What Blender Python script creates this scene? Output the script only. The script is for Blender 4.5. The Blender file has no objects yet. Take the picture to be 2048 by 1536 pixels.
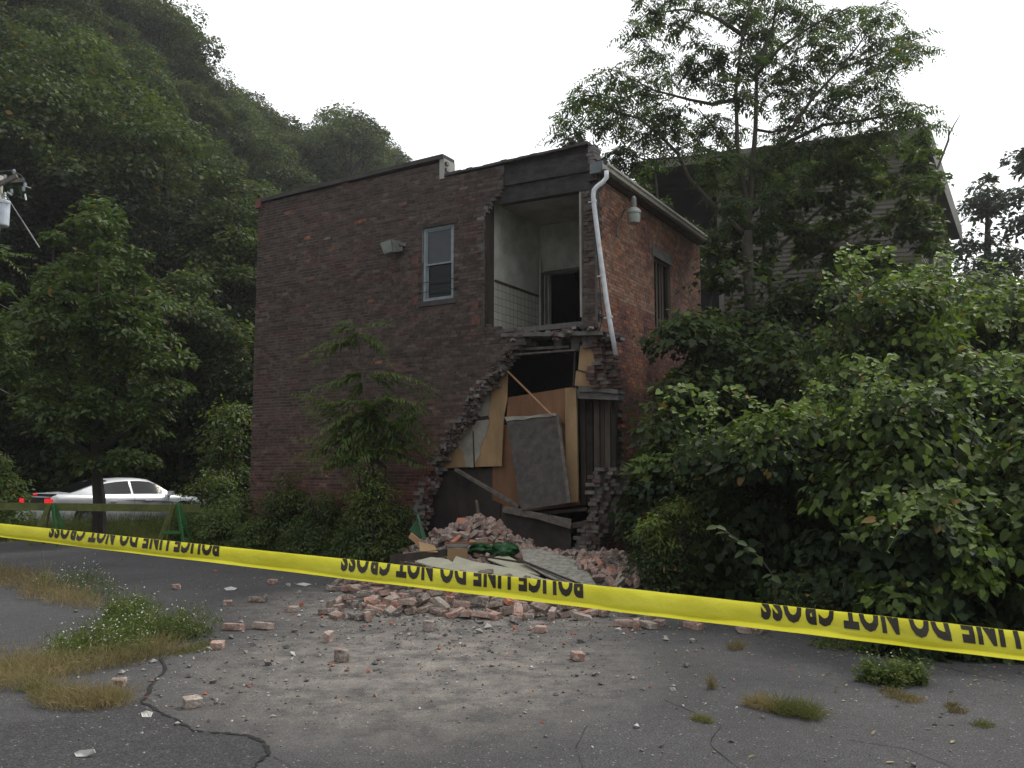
import bpy, bmesh, math, random
import numpy as np
from mathutils import Vector, Matrix

R = math.radians
scn = bpy.context.scene
col = scn.collection

# ---------------------------------------------------------------- camera
EYE, PITCH, F = 1.7, R(5.777), 1700.0
cam_d = bpy.data.cameras.new('camera'); cam = bpy.data.objects.new('camera', cam_d); col.objects.link(cam)
cam_d.sensor_width = 36.0; cam_d.lens = 36.0 * F / 2048.0
cam_d.clip_start = 0.05; cam_d.clip_end = 3000
cam.location = (0, 0, EYE); cam.rotation_euler = (R(90) + PITCH, 0, 0)
scn.camera = cam

# ---------------------------------------------------------------- sky, sun, exposure
SUN_AZ, SUN_EL = R(48), R(50)          # azimuth from +Y towards +X
sd = Vector((math.sin(SUN_AZ) * math.cos(SUN_EL), math.cos(SUN_AZ) * math.cos(SUN_EL), math.sin(SUN_EL)))
world = bpy.data.worlds.new('World'); scn.world = world; world.use_nodes = True
wn, wl = world.node_tree.nodes, world.node_tree.links
wn.clear()
w_out = wn.new('ShaderNodeOutputWorld')
sky = wn.new('ShaderNodeTexSky'); sky.sky_type = 'NISHITA'; sky.sun_disc = False
sky.sun_elevation = SUN_EL; sky.sun_rotation = SUN_AZ
bg1 = wn.new('ShaderNodeBackground'); bg1.inputs[1].default_value = 0.10
wl.new(sky.outputs[0], bg1.inputs[0])
# overcast veil: brighter towards the hidden sun, duller opposite
tc = wn.new('ShaderNodeTexCoord'); dot = wn.new('ShaderNodeVectorMath'); dot.operation = 'DOT_PRODUCT'
dot.inputs[1].default_value = sd; wl.new(tc.outputs['Generated'], dot.inputs[0])
mr = wn.new('ShaderNodeMapRange'); mr.inputs['From Min'].default_value = -0.6; mr.inputs['From Max'].default_value = 0.6
mr.inputs['To Min'].default_value = 0.2; mr.inputs['To Max'].default_value = 1.5
wl.new(dot.outputs['Value'], mr.inputs['Value'])
bg2 = wn.new('ShaderNodeBackground'); bg2.inputs[0].default_value = (0.97, 0.985, 1.0, 1)
wl.new(mr.outputs[0], bg2.inputs[1])
wm = wn.new('ShaderNodeMixShader'); wm.inputs[0].default_value = 0.9
wl.new(bg1.outputs[0], wm.inputs[1]); wl.new(bg2.outputs[0], wm.inputs[2]); wl.new(wm.outputs[0], w_out.inputs[0])
sl = bpy.data.lights.new('sun', 'SUN'); sl.energy = 2.3; sl.angle = R(10); sl.color = (1.0, 0.95, 0.86)
so = bpy.data.objects.new('sun', sl); col.objects.link(so)
so.rotation_euler = (-sd).to_track_quat('-Z', 'Y').to_euler(); so.location = (10, 10, 30)
vs = scn.view_settings
vs.view_transform = 'Standard'; vs.look = 'None'; vs.gamma = 1.0; vs.use_curve_mapping = False; vs.exposure = 0.15
scn.cycles.max_bounces = 6; scn.cycles.diffuse_bounces = 3; scn.cycles.glossy_bounces = 2
scn.cycles.transmission_bounces = 4; scn.cycles.transparent_max_bounces = 8; scn.cycles.volume_bounces = 0
scn.cycles.caustics_reflective = False; scn.cycles.caustics_refractive = False

# ---------------------------------------------------------------- picture -> place
CP, SP = math.cos(PITCH), math.sin(PITCH)
def ray(px, py):
    a, b = (px - 1024) / F, -(py - 768) / F
    return Vector((a, CP - b * SP, SP + b * CP))
O = Vector((0, 0, EYE))
def at(px, py, Y):
    d = ray(px, py); return O + d * (Y / d.y)
def G(px, py, z=0.0):
    d = ray(px, py); return O + d * ((z - EYE) / d.z)
ANG = R(59)
U = Vector((-math.sin(ANG), math.cos(ANG), 0)); V = Vector((math.cos(ANG), math.sin(ANG), 0)); Z = Vector((0, 0, 1))
C0 = Vector(((1193 - 1024) / F * 15.0, 15.0, 0))
def WP(s, z, off=0.0): return C0 + U * s + V * off + Z * z
def W(px, py, off=0.0):
    d = ray(px, py); t = ((C0 + V * off - O).dot(V)) / d.dot(V); p = O + d * t - C0
    return p.dot(U), p.z
def WW(px, py, off=0.0):
    s, z = W(px, py, off); return WP(s, z, off)
def S(px, py, s=0.0):
    d = ray(px, py); t = ((C0 + U * s - O).dot(U)) / d.dot(U); p = O + d * t - C0
    return p.dot(V), p.z

# ---------------------------------------------------------------- helpers
def tag(o, label=None, cat=None, group=None, kind=None):
    if label: o['label'] = label
    if cat: o['category'] = cat
    if group: o['group'] = group
    if kind: o['kind'] = kind
    return o
def empty(name, loc, label=None, cat=None, group=None):
    o = bpy.data.objects.new(name, None); o.location = loc; o.empty_display_size = 0.1; col.objects.link(o)
    return tag(o, label, cat, group)
class MB:
    def __init__(s): s.v = []; s.f = []; s.m = []; s.c = []; s.col = (1, 1, 1)
    def add(s, vs_, fs, m=0, c=None):
        b = len(s.v); s.v.extend([tuple(x) for x in vs_]); s.f.extend([tuple(b + i for i in f) for f in fs]); s.m.extend([m] * len(fs))
        s.c.extend([c or s.col] * len(vs_)); return s
    def pbox(s, o, a, b, c, m=0, col=None):            # corner + three edge vectors
        o, a, b, c = map(Vector, (o, a, b, c))
        if a.cross(b).dot(c) < 0: a, b = b, a
        p = [o, o + a, o + a + b, o + b, o + c, o + a + c, o + a + b + c, o + b + c]
        return s.add(p, [(0, 3, 2, 1), (4, 5, 6, 7), (0, 1, 5, 4), (1, 2, 6, 5), (2, 3, 7, 6), (3, 0, 4, 7)], m, col)
    def box(s, cx, cy, cz, sx, sy, sz, m=0, col=None):
        return s.pbox((cx - sx / 2, cy - sy / 2, cz - sz / 2), (sx, 0, 0), (0, sy, 0), (0, 0, sz), m, col)
    def bar(s, p, q, w, h, up=(0, 0, 1), m=0, col=None):
        p, q = Vector(p), Vector(q); d = (q - p); n = d.normalized(); x = n.cross(Vector(up))
        if x.length < 1e-4: x = n.cross(Vector((1, 0, 0)))
        x.normalize(); y = x.cross(n).normalized()
        return s.pbox(p - x * w / 2 - y * h / 2, d, x * w, y * h, m, col)
    def tube(s, pts, rad, n=8, m=0, col=None, caps=True):
        pts = [Vector(p) for p in pts]
        rad = list(rad) if hasattr(rad, '__len__') else [rad] * len(pts)
        vs_, fs = [], []
        x = None
        for i, p in enumerate(pts):
            d = (pts[min(i + 1, len(pts) - 1)] - pts[max(i - 1, 0)]).normalized()
            if x is None: x = d.orthogonal().normalized()
            x = (x - d * x.dot(d)).normalized(); y = d.cross(x)
            for k in range(n):
                t = 2 * math.pi * k / n; vs_.append(p + (x * math.cos(t) + y * math.sin(t)) * rad[i])
        for i in range(len(pts) - 1):
            for k in range(n):
                a, b = i * n + k, i * n + (k + 1) % n; fs.append((a, b, b + n, a + n))
        if caps: fs.append(tuple(range(n))[::-1]); fs.append(tuple(range((len(pts) - 1) * n, len(pts) * n)))
        return s.add(vs_, fs, m, col)
    def prism(s, pts, thick, m=0, col=None):
        pts = [Vector(p) for p in pts]; t = Vector(thick); n = len(pts)
        nrm = Vector((0, 0, 0))
        for i in range(n): nrm += pts[i].cross(pts[(i + 1) % n])
        if nrm.dot(t) > 0: pts.reverse()
        fs = [tuple(range(n)), tuple(range(2 * n - 1, n - 1, -1))]
        fs += [(i, n + i, n + (i + 1) % n, (i + 1) % n) for i in range(n)]
        return s.add(pts + [p + t for p in pts], fs, m, col)
    def build(s, name, mats, parent=None, smooth=False, tint=False, loc=None):
        me = bpy.data.meshes.new(name)
        base = Vector(loc) if loc is not None else (parent_world(parent) if parent else Vector((0, 0, 0)))
        me.from_pydata([(x - base.x, y - base.y, z - base.z) for x, y, z in s.v], [], s.f)
        for m_ in (mats if isinstance(mats, (list, tuple)) else [mats]): me.materials.append(m_)
        me.polygons.foreach_set('material_index', s.m)
        if smooth: me.polygons.foreach_set('use_smooth', [True] * len(s.f))
        if tint:
            a = me.attributes.new('tint', 'FLOAT_COLOR', 'POINT')
            a.data.foreach_set('color', [x for c in s.c for x in (c[0], c[1], c[2], 1.0)])
        me.update()
        o = bpy.data.objects.new(name, me); col.objects.link(o)
        if loc is not None: o.location = base - (parent_world(parent) if parent else Vector((0, 0, 0)))
        if parent: o.parent = parent
        return o
def parent_world(p):
    v = Vector((0, 0, 0))
    while p: v += Vector(p.location); p = p.parent
    return v
def inpoly(x, y, poly):
    r = False; j = len(poly) - 1
    for i in range(len(poly)):
        xi, yi = poly[i]; xj, yj = poly[j]
        if (yi > y) != (yj > y) and x < (xj - xi) * (y - yi) / (yj - yi) + xi: r = not r
        j = i
    return r
def interp(x, xs, ys): return float(np.interp(x, xs, ys))

# ---------------------------------------------------------------- materials
def nmat(name):
    m = bpy.data.materials.new(name); m.use_nodes = True; nt = m.node_tree; b = nt.nodes['Principled BSDF']
    return m, nt, b
def N(nt, t, **k):
    n = nt.nodes.new(t)
    for a, v in k.items():
        if isinstance(v, (int, float, tuple)) and a.startswith('i_'): n.inputs[a[2:].replace('_', ' ')].default_value = v
        else: setattr(n, a, v)
    return n
def ramp(nt, fac, stops, interp_='LINEAR'):
    r = nt.nodes.new('ShaderNodeValToRGB'); r.color_ramp.interpolation = interp_
    e = r.color_ramp.elements
    while len(e) < len(stops): e.new(0.5)
    for i, (p, c) in enumerate(stops): e[i].position = p; e[i].color = (*c, 1)
    nt.links.new(fac, r.inputs[0]); return r.outputs[0]
def mixc(nt, fac, a, b, mode='MIX'):
    x = nt.nodes.new('ShaderNodeMix'); x.data_type = 'RGBA'; x.blend_type = mode
    for sock, v in ((x.inputs[0], fac), (x.inputs[6], a), (x.inputs[7], b)):
        if isinstance(v, (int, float)): sock.default_value = v
        elif isinstance(v, tuple): sock.default_value = (*v, 1)
        else: nt.links.new(v, sock)
    return x.outputs[2]
def noise(nt, scale, detail=4, rough=0.6, coord='Object', vec=None):
    t = nt.nodes.new('ShaderNodeTexCoord'); n = nt.nodes.new('ShaderNodeTexNoise')
    n.inputs['Scale'].default_value = scale; n.inputs['Detail'].default_value = detail; n.inputs['Roughness'].default_value = rough
    nt.links.new(vec if vec is not None else t.outputs[coord], n.inputs['Vector']); return n.outputs['Fac']
def bump(nt, b, h, strength=0.4, dist=0.01):
    x = nt.nodes.new('ShaderNodeBump'); x.inputs['Strength'].default_value = strength; x.inputs['Distance'].default_value = dist
    nt.links.new(h, x.inputs['Height']); nt.links.new(x.outputs[0], b.inputs['Normal'])
def plain(name, c, rough=0.8, metal=0.0, var=0.35, scale=6, bmp=0.2, c2=None, stretch=None, spec=0.4, coat=0.0):
    m, nt, b = nmat(name)
    vec = None
    if stretch:
        t = nt.nodes.new('ShaderNodeTexCoord'); mp = nt.nodes.new('ShaderNodeMapping'); mp.inputs['Scale'].default_value = stretch
        nt.links.new(t.outputs['Object'], mp.inputs[0]); vec = mp.outputs[0]
    n = noise(nt, scale, 6, 0.65, vec=vec)
    lo = tuple(x * (1 - var) for x in c); hi = c2 or tuple(min(1, x * (1 + var)) for x in c)
    nt.links.new(ramp(nt, n, [(0.3, lo), (0.7, hi)]), b.inputs['Base Color'])
    b.inputs['Roughness'].default_value = rough; b.inputs['Metallic'].default_value = metal
    b.inputs['Specular IOR Level'].default_value = spec; b.inputs['Coat Weight'].default_value = coat
    if bmp: bump(nt, b, noise(nt, scale * 5, 4, vec=vec), bmp, 0.01)
    return m
def leafmat(name, dark, mid, young, trans=0.35, rough=0.5):
    m, nt, b = nmat(name)
    geo = nt.nodes.new('ShaderNodeNewGeometry'); oi = nt.nodes.new('ShaderNodeObjectInfo')
    at_ = nt.nodes.new('ShaderNodeAttribute'); at_.attribute_name = 'young'
    n = noise(nt, 0.9, 2)
    a1 = nt.nodes.new('ShaderNodeMath'); a1.operation = 'MULTIPLY_ADD'; a1.inputs[1].default_value = 0.55; nt.links.new(geo.outputs['Random Per Island'], a1.inputs[0]); nt.links.new(n, a1.inputs[2])
    a2 = nt.nodes.new('ShaderNodeMath'); a2.operation = 'MULTIPLY_ADD'; a2.inputs[1].default_value = 0.42; asub = nt.nodes.new('ShaderNodeMath'); asub.operation = 'MULTIPLY'; asub.inputs[1].default_value = 0.8; nt.links.new(oi.outputs['Random'], a2.inputs[0]); nt.links.new(a1.outputs[0], a2.inputs[2]); nt.links.new(a2.outputs[0], asub.inputs[0])
    c = ramp(nt, asub.outputs[0], [(0.45, dark), (1.0, mid)])
    c = mixc(nt, at_.outputs['Fac'], c, young)
    gtn = nt.nodes.new('ShaderNodeMath'); gtn.operation = 'GREATER_THAN'; gtn.inputs[1].default_value = 0.985; nt.links.new(geo.outputs['Random Per Island'], gtn.inputs[0])
    c = mixc(nt, gtn.outputs[0], c, (0.20, 0.13, 0.04))
    nt.links.new(c, b.inputs['Base Color'])
    b.inputs['Roughness'].default_value = rough; b.inputs['Specular IOR Level'].default_value = 0.2
    tr = nt.nodes.new('ShaderNodeBsdfTranslucent')
    tcn = mixc(nt, 1.0, c, (1.5, 1.6, 0.7), 'MULTIPLY'); nt.links.new(tcn, tr.inputs[0])
    mx = nt.nodes.new('ShaderNodeMixShader'); mx.inputs[0].default_value = trans
    out = nt.nodes['Material Output']
    nt.links.new(b.outputs[0], mx.inputs[1]); nt.links.new(tr.outputs[0], mx.inputs[2]); nt.links.new(mx.outputs[0], out.inputs[0])
    return m
def tintmat(name, rough=0.9, dirt=0.5, scale=9, bmp=0.6):
    m, nt, b = nmat(name)
    a = nt.nodes.new('ShaderNodeAttribute'); a.attribute_name = 'tint'
    n = noise(nt, scale, 6, 0.7)
    d = ramp(nt, n, [(0.3, (1 - dirt,) * 3), (0.7, (1 + dirt,) * 3)])
    nt.links.new(mixc(nt, 1.0, a.outputs['Color'], d, 'MULTIPLY'), b.inputs['Base Color'])
    b.inputs['Roughness'].default_value = rough; b.inputs['Specular IOR Level'].default_value = 0.25
    bump(nt, b, noise(nt, 60, 5), bmp, 0.006)
    return m
M = {}
M['brick'] = tintmat('brick'); M['mortar'] = tintmat('mortar', dirt=0.35, scale=3, bmp=0.5)
M['tar'] = plain('tar_board', (0.020, 0.018, 0.019), 0.85, var=0.5, scale=4, c2=(0.055, 0.05, 0.049), stretch=(1, 1, 2), bmp=0.7)
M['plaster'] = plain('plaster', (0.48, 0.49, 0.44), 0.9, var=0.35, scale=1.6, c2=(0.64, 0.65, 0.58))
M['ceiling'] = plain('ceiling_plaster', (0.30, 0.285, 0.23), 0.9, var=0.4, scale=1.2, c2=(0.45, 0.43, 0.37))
M['oldplaster'] = plain('old_plaster', (0.22, 0.205, 0.175), 0.95, var=0.45, scale=3.5, bmp=0.8)
M['paleplaster'] = plain('pale_plaster', (0.30, 0.28, 0.235), 0.95, var=0.25, scale=5, bmp=0.8)
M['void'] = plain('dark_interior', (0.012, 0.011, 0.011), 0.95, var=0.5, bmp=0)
M['plywood'] = plain('tan_board', (0.30, 0.195, 0.10), 0.75, var=0.35, scale=2.2, stretch=(1, 1, 0.4), bmp=0.25)
M['orangewood'] = plain('orange_plywood', (0.19, 0.095, 0.048), 0.7, var=0.35, scale=2.5, stretch=(1, 1, 0.3), bmp=0.2)
M['darkwood'] = plain('dark_wood', (0.05, 0.038, 0.03), 0.85, var=0.5, scale=5, stretch=(1, 1, 0.2), bmp=0.6)
M['stud'] = plain('aged_stud', (0.075, 0.062, 0.05), 0.9, var=0.5, scale=5, stretch=(1, 1, .3), bmp=0.6)
M['greywood'] = plain('grey_wood', (0.12, 0.105, 0.09), 0.9, var=0.5, scale=8, stretch=(1, 1, 1), bmp=0.8)
M['lath'] = plain('fresh_lath', (0.42, 0.24, 0.13), 0.7, var=0.2, scale=8)
M['doorpanel'] = plain('grey_door', (0.07, 0.062, 0.057), 0.8, var=0.45, scale=7, bmp=0.4)
M['concrete'] = plain('concrete', (0.12, 0.115, 0.11), 0.95, var=0.4, scale=5, bmp=0.8)
M['darkboard'] = plain('dark_sheathing', (0.045, 0.036, 0.033), 0.9, var=0.45, scale=2.5, bmp=0.4)
M['coping'] = plain('coping', (0.055, 0.046, 0.046), 0.8, var=0.4, scale=3)
M['stone'] = plain('pale_stone', (0.36, 0.36, 0.33), 0.85, var=0.2, scale=5)
M['terracotta'] = plain('terracotta', (0.16, 0.055, 0.045), 0.8, var=0.25)
M['whitemetal'] = plain('white_painted_metal', (0.58, 0.6, 0.63), 0.45, var=0.18, scale=9, bmp=0.05)
M['gutter'] = plain('cream_gutter', (0.42, 0.41, 0.36), 0.5, var=0.25, scale=7, bmp=0.05)
M['greyblue'] = plain('grey_flashing', (0.14, 0.16, 0.18), 0.6, var=0.2)
M['winframe'] = plain('window_frame_metal', (0.23, 0.27, 0.29), 0.5, var=0.25, bmp=0.05)
M['aged'] = plain('aged_metal', (0.17, 0.175, 0.165), 0.55, 0.3, var=0.35, bmp=0.1)
M['lens'] = plain('lamp_lens', (0.27, 0.29, 0.26), 0.35, var=0.15, bmp=0.05)
M['siding'] = plain('clapboard_paint', (0.09, 0.082, 0.068), 0.8, var=0.4, scale=1.3, c2=(0.16, 0.148, 0.122), stretch=(0.3, 0.3, 2), bmp=0.4)
M['trim'] = plain('house_trim', (0.13, 0.125, 0.11), 0.8, var=0.3, scale=2)
M['shadeclad'] = plain('shade_dark_cladding', (0.022, 0.022, 0.026), 0.85, var=0.4, scale=2)  # near-black tone carries the shade of the house recess
M['bark'] = plain('bark', (0.075, 0.064, 0.052), 0.95, var=0.45, scale=7, stretch=(1, 1, 0.25), bmp=1.0)
M['barkdark'] = plain('dark_bark', (0.03, 0.026, 0.022), 0.95, var=0.4, scale=7, bmp=0.8)
M['paint_silver'] = plain('silver_car_paint', (0.70, 0.72, 0.75), 0.3, 0.15, var=0.04, bmp=0, spec=0.6, coat=0.7)
M['blackplastic'] = plain('black_plastic', (0.012, 0.012, 0.014), 0.4, var=0.2, bmp=0)
M['carglass'] = plain('tinted_glass', (0.008, 0.009, 0.009), 0.1, var=0.1, bmp=0, spec=0.35)
M['rubber'] = plain('rubber', (0.015, 0.015, 0.015), 0.85, bmp=0.1)
M['rim'] = plain('alloy', (0.35, 0.35, 0.37), 0.35, 0.8, bmp=0)
M['sawgreen'] = plain('green_paint', (0.03, 0.13, 0.035), 0.6, var=0.3)
M['sawyellow'] = plain('yellow_green_paint', (0.10, 0.115, 0.03), 0.7, var=0.4)
M['tarpgreen'] = plain('green_plastic', (0.008, 0.06, 0.014), 0.4, var=0.5, scale=9)
M['poleswood'] = plain('weathered_pole', (0.30, 0.29, 0.26), 0.9, var=0.3, scale=6, stretch=(1, 1, 0.2), bmp=0.6)
M['tank'] = plain('grey_tank_paint', (0.46, 0.50, 0.56), 0.5, var=0.15, bmp=0.05)
M['wire'] = plain('wire', (0.16, 0.16, 0.165), 0.6, bmp=0)
M['crack'] = plain('crack_fill', (0.012, 0.012, 0.012), 1.0, bmp=0.5)
M['soil'] = plain('soil', (0.05, 0.043, 0.033), 1.0, var=0.5, scale=1.5, c2=(0.06, 0.065, 0.035), bmp=1.0)
M['hill'] = plain('forest_floor', (0.02, 0.024, 0.014), 1.0, var=0.5, scale=0.5, bmp=0.5)
M['white_board'] = plain('cream_board', (0.40, 0.385, 0.29), 0.9, var=0.16, scale=3, bmp=0.4)
M['grey_board'] = plain('speckled_board', (0.27, 0.26, 0.22), 0.9, var=0.5, scale=11, bmp=0.5)
M['petal'] = plain('petal', (0.5, 0.5, 0.47), 0.8, var=0.1, bmp=0)
M['lettering'] = plain('lettering_black', (0.02, 0.015, 0.008), 0.5, var=0.1, bmp=0)
def emis(name, c, s):
    m, nt, b = nmat(name); b.inputs['Base Color'].default_value = (*c, 1); b.inputs['Emission Color'].default_value = (*c, 1); b.inputs['Emission Strength'].default_value = s * .55; b.inputs['Roughness'].default_value = 0.3
    return m
M['taillight'] = emis('lit_taillight', (0.9, 0.02, 0.03), 1.0)
# leaves
M['leaf_hill'] = leafmat('hill_leaf', (0.008, 0.016, 0.008), (0.034, 0.056, 0.018), (0.10, 0.14, 0.028), 0.28, 0.65)
M['leaf_conifer'] = leafmat('needle', (0.014, 0.028, 0.016), (0.035, 0.055, 0.03), (0.05, 0.08, 0.03), 0.15)
M['leaf_ail'] = leafmat('ailanthus_leaf', (0.03, 0.05, 0.028), (0.06, 0.09, 0.042), (0.15, 0.21, 0.05), 0.45)
M['leaf_vine'] = leafmat('vine_leaf', (0.014, 0.027, 0.011), (0.038, 0.060, 0.021), (0.20, 0.29, 0.045), 0.3, 0.62)
M['leaf_weed'] = leafmat('weed_leaf', (0.028, 0.046, 0.018), (0.09, 0.13, 0.04), (0.17, 0.22, 0.04), 0.3)
M['leaf_pear'] = leafmat('roadside_leaf', (0.028, 0.052, 0.02), (0.045, 0.072, 0.024), (0.11, 0.155, 0.04), 0.3, 0.55)
M['grass_dry'] = leafmat('dry_blade', (0.09, 0.07, 0.038), (0.33, 0.25, 0.145), (0.16, 0.17, 0.07), 0.15, 0.8)
M['grass_green'] = leafmat('green_blade', (0.035, 0.055, 0.018), (0.085, 0.12, 0.035), (0.20, 0.18, 0.08), 0.25, 0.7)
M['leaf_far'] = leafmat('far_leaf', (0.016, 0.028, 0.020), (0.03, 0.05, 0.03), (0.05, 0.08, 0.04), 0.3)

def asphalt(name, base, dust_sun):
    m, nt, b = nmat(name)
    big = noise(nt, 0.5, 8, 0.7); fine = noise(nt, 75, 4, 0.85); mid = noise(nt, 11, 8, 0.8)
    c = ramp(nt, big, [(0.3, tuple(x * 0.72 for x in base)), (0.72, tuple(x * 1.22 for x in base))])
    c = mixc(nt, 0.8, c, ramp(nt, fine, [(0.36, (0.3,) * 3), (0.5, (0.9,) * 3), (0.62, (2.6,) * 3)]), 'MULTIPLY')
    c = mixc(nt, 0.7, c, ramp(nt, mid, [(0.35, (0.65,) * 3), (0.65, (1.3,) * 3)]), 'MULTIPLY')
    vor = nt.nodes.new('ShaderNodeTexVoronoi'); vor.inputs['Scale'].default_value = 24
    t = nt.nodes.new('ShaderNodeTexCoord'); nt.links.new(t.outputs['Object'], vor.inputs['Vector'])
    lt = nt.nodes.new('ShaderNodeMath'); lt.operation = 'LESS_THAN'; lt.inputs[1].default_value = 0.16; nt.links.new(vor.outputs['Distance'], lt.inputs[0])
    mm = nt.nodes.new('ShaderNodeMath'); mm.operation = 'MULTIPLY'; nt.links.new(lt.outputs[0], mm.inputs[0])
    nt.links.new(ramp(nt, vor.outputs['Color'], [(0.60, (0, 0, 0)), (0.63, (1, 1, 1))]), mm.inputs[1])
    c = mixc(nt, mm.outputs[0], c, (0.20, 0.195, 0.18))
    if dust_sun:                                             # dusty mortar round the fallen bricks, with tree-filtered sunlight painted in
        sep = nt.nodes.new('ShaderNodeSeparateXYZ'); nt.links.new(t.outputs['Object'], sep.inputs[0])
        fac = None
        for cx, cy, rx, ry, w in dust_sun:
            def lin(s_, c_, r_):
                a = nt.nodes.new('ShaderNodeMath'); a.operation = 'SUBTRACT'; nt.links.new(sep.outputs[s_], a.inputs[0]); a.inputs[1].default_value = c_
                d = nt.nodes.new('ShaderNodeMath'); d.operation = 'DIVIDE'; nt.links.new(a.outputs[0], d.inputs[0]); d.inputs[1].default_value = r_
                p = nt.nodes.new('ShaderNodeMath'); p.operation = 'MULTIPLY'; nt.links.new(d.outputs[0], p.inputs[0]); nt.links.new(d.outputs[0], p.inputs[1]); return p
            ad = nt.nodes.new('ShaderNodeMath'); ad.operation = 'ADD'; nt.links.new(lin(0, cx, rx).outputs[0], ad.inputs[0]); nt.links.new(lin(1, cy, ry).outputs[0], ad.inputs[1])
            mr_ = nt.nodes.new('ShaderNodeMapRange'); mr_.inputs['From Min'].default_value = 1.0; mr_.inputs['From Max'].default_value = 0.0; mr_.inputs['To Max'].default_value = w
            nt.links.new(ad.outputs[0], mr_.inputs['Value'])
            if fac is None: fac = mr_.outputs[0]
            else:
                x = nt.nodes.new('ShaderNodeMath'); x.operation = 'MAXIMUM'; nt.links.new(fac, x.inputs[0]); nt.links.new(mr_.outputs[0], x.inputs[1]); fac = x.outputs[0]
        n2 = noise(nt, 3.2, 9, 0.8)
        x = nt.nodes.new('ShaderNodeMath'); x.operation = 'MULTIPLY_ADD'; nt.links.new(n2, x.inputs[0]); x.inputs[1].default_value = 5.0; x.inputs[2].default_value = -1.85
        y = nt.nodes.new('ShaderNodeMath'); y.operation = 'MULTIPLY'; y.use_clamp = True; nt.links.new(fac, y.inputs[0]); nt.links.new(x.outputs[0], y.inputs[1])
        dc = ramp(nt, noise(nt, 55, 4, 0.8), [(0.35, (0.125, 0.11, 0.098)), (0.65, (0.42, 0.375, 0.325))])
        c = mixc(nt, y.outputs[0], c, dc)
    nt.links.new(c, b.inputs['Base Color']); b.inputs['Roughness'].default_value = 0.88; b.inputs['Specular IOR Level'].default_value = 0.3
    h = nt.nodes.new('ShaderNodeMath'); h.operation = 'ADD'; nt.links.new(fine, h.inputs[0]); nt.links.new(mid, h.inputs[1])
    bump(nt, b, h.outputs[0], 0.6, 0.012)
    return m
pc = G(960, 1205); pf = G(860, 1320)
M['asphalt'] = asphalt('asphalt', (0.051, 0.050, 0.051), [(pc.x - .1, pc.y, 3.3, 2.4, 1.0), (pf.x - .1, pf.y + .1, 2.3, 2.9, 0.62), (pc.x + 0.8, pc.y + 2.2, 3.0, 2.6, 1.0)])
M['asphalt_old'] = asphalt('asphalt_patch', (0.038, 0.037, 0.038), [])
def loosebrick():
    m, nt, b = nmat('loose_brick')
    geo = nt.nodes.new('ShaderNodeNewGeometry'); oi = nt.nodes.new('ShaderNodeObjectInfo')
    a = nt.nodes.new('ShaderNodeMath'); a.operation = 'ADD'; nt.links.new(geo.outputs['Random Per Island'], a.inputs[0]); nt.links.new(oi.outputs['Random'], a.inputs[1])
    f = nt.nodes.new('ShaderNodeMath'); f.operation = 'FRACT'; nt.links.new(a.outputs[0], f.inputs[0])
    c = ramp(nt, f.outputs[0], [(0.0, (0.158, 0.112, 0.092)), (0.14, (0.277, 0.158, 0.125)), (0.32, (0.211, 0.132, 0.112)), (0.48, (0.330, 0.205, 0.165)), (0.62, (0.251, 0.205, 0.172)), (0.76, (0.317, 0.231, 0.198)), (0.91, (0.449, 0.172, 0.099)), (0.95, (0.106, 0.090, 0.082))], 'CONSTANT')
    n = noise(nt, 13, 6, 0.75)
    c = mixc(nt, ramp(nt, n, [(0.45, (0, 0, 0)), (0.62, (0.75,) * 3)]), c, (0.42, 0.38, 0.34))
    c = mixc(nt, 0.6, c, ramp(nt, noise(nt, 50, 4), [(0.3, (0.6,) * 3), (0.7, (1.3,) * 3)]), 'MULTIPLY')
    nt.links.new(c, b.inputs['Base Color']); b.inputs['Roughness'].default_value = 0.92; b.inputs['Specular IOR Level'].default_value = 0.2
    bump(nt, b, noise(nt, 45, 5), 0.7, 0.006)
    return m
M['loose'] = loosebrick()
def chipmat():
    m, nt, b = nmat('rubble_chip')
    geo = nt.nodes.new('ShaderNodeNewGeometry')
    c = ramp(nt, geo.outputs['Random Per Island'], [(0.0, (0.13, 0.125, 0.115)), (0.35, (0.25, 0.24, 0.215)), (0.6, (0.09, 0.085, 0.08)), (0.75, (0.42, 0.41, 0.38)), (0.84, (0.30, 0.10, 0.055)), (0.93, (0.22, 0.16, 0.12))], 'CONSTANT')
    nt.links.new(c, b.inputs['Base Color']); b.inputs['Roughness'].default_value = 0.95
    return m
M['chip'] = chipmat()
def tilemat():
    m, nt, b = nmat('wall_tile')
    t = nt.nodes.new('ShaderNodeTexCoord'); sep = nt.nodes.new('ShaderNodeSeparateXYZ'); nt.links.new(t.outputs['Object'], sep.inputs[0])
    d = nt.nodes.new('ShaderNodeVectorMath'); d.operation = 'DOT_PRODUCT'; d.inputs[1].default_value = V; nt.links.new(t.outputs['Object'], d.inputs[0])
    cmb = nt.nodes.new('ShaderNodeCombineXYZ'); nt.links.new(d.outputs['Value'], cmb.inputs[0]); nt.links.new(sep.outputs[2], cmb.inputs[1])
    br = nt.nodes.new('ShaderNodeTexBrick'); br.offset = 0; br.inputs['Scale'].default_value = 1; br.inputs['Brick Width'].default_value = 0.15; br.inputs['Row Height'].default_value = 0.15; br.inputs['Mortar Size'].default_value = 0.006
    br.inputs['Color1'].default_value = (0.46, 0.45, 0.40, 1); br.inputs['Color2'].default_value = (0.54, 0.53, 0.47, 1); br.inputs['Mortar'].default_value = (0.14, 0.13, 0.12, 1)
    nt.links.new(cmb.outputs[0], br.inputs['Vector']); nt.links.new(br.outputs['Color'], b.inputs['Base Color']); b.inputs['Roughness'].default_value = 0.35
    return m
M['tile'] = tilemat()
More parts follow.
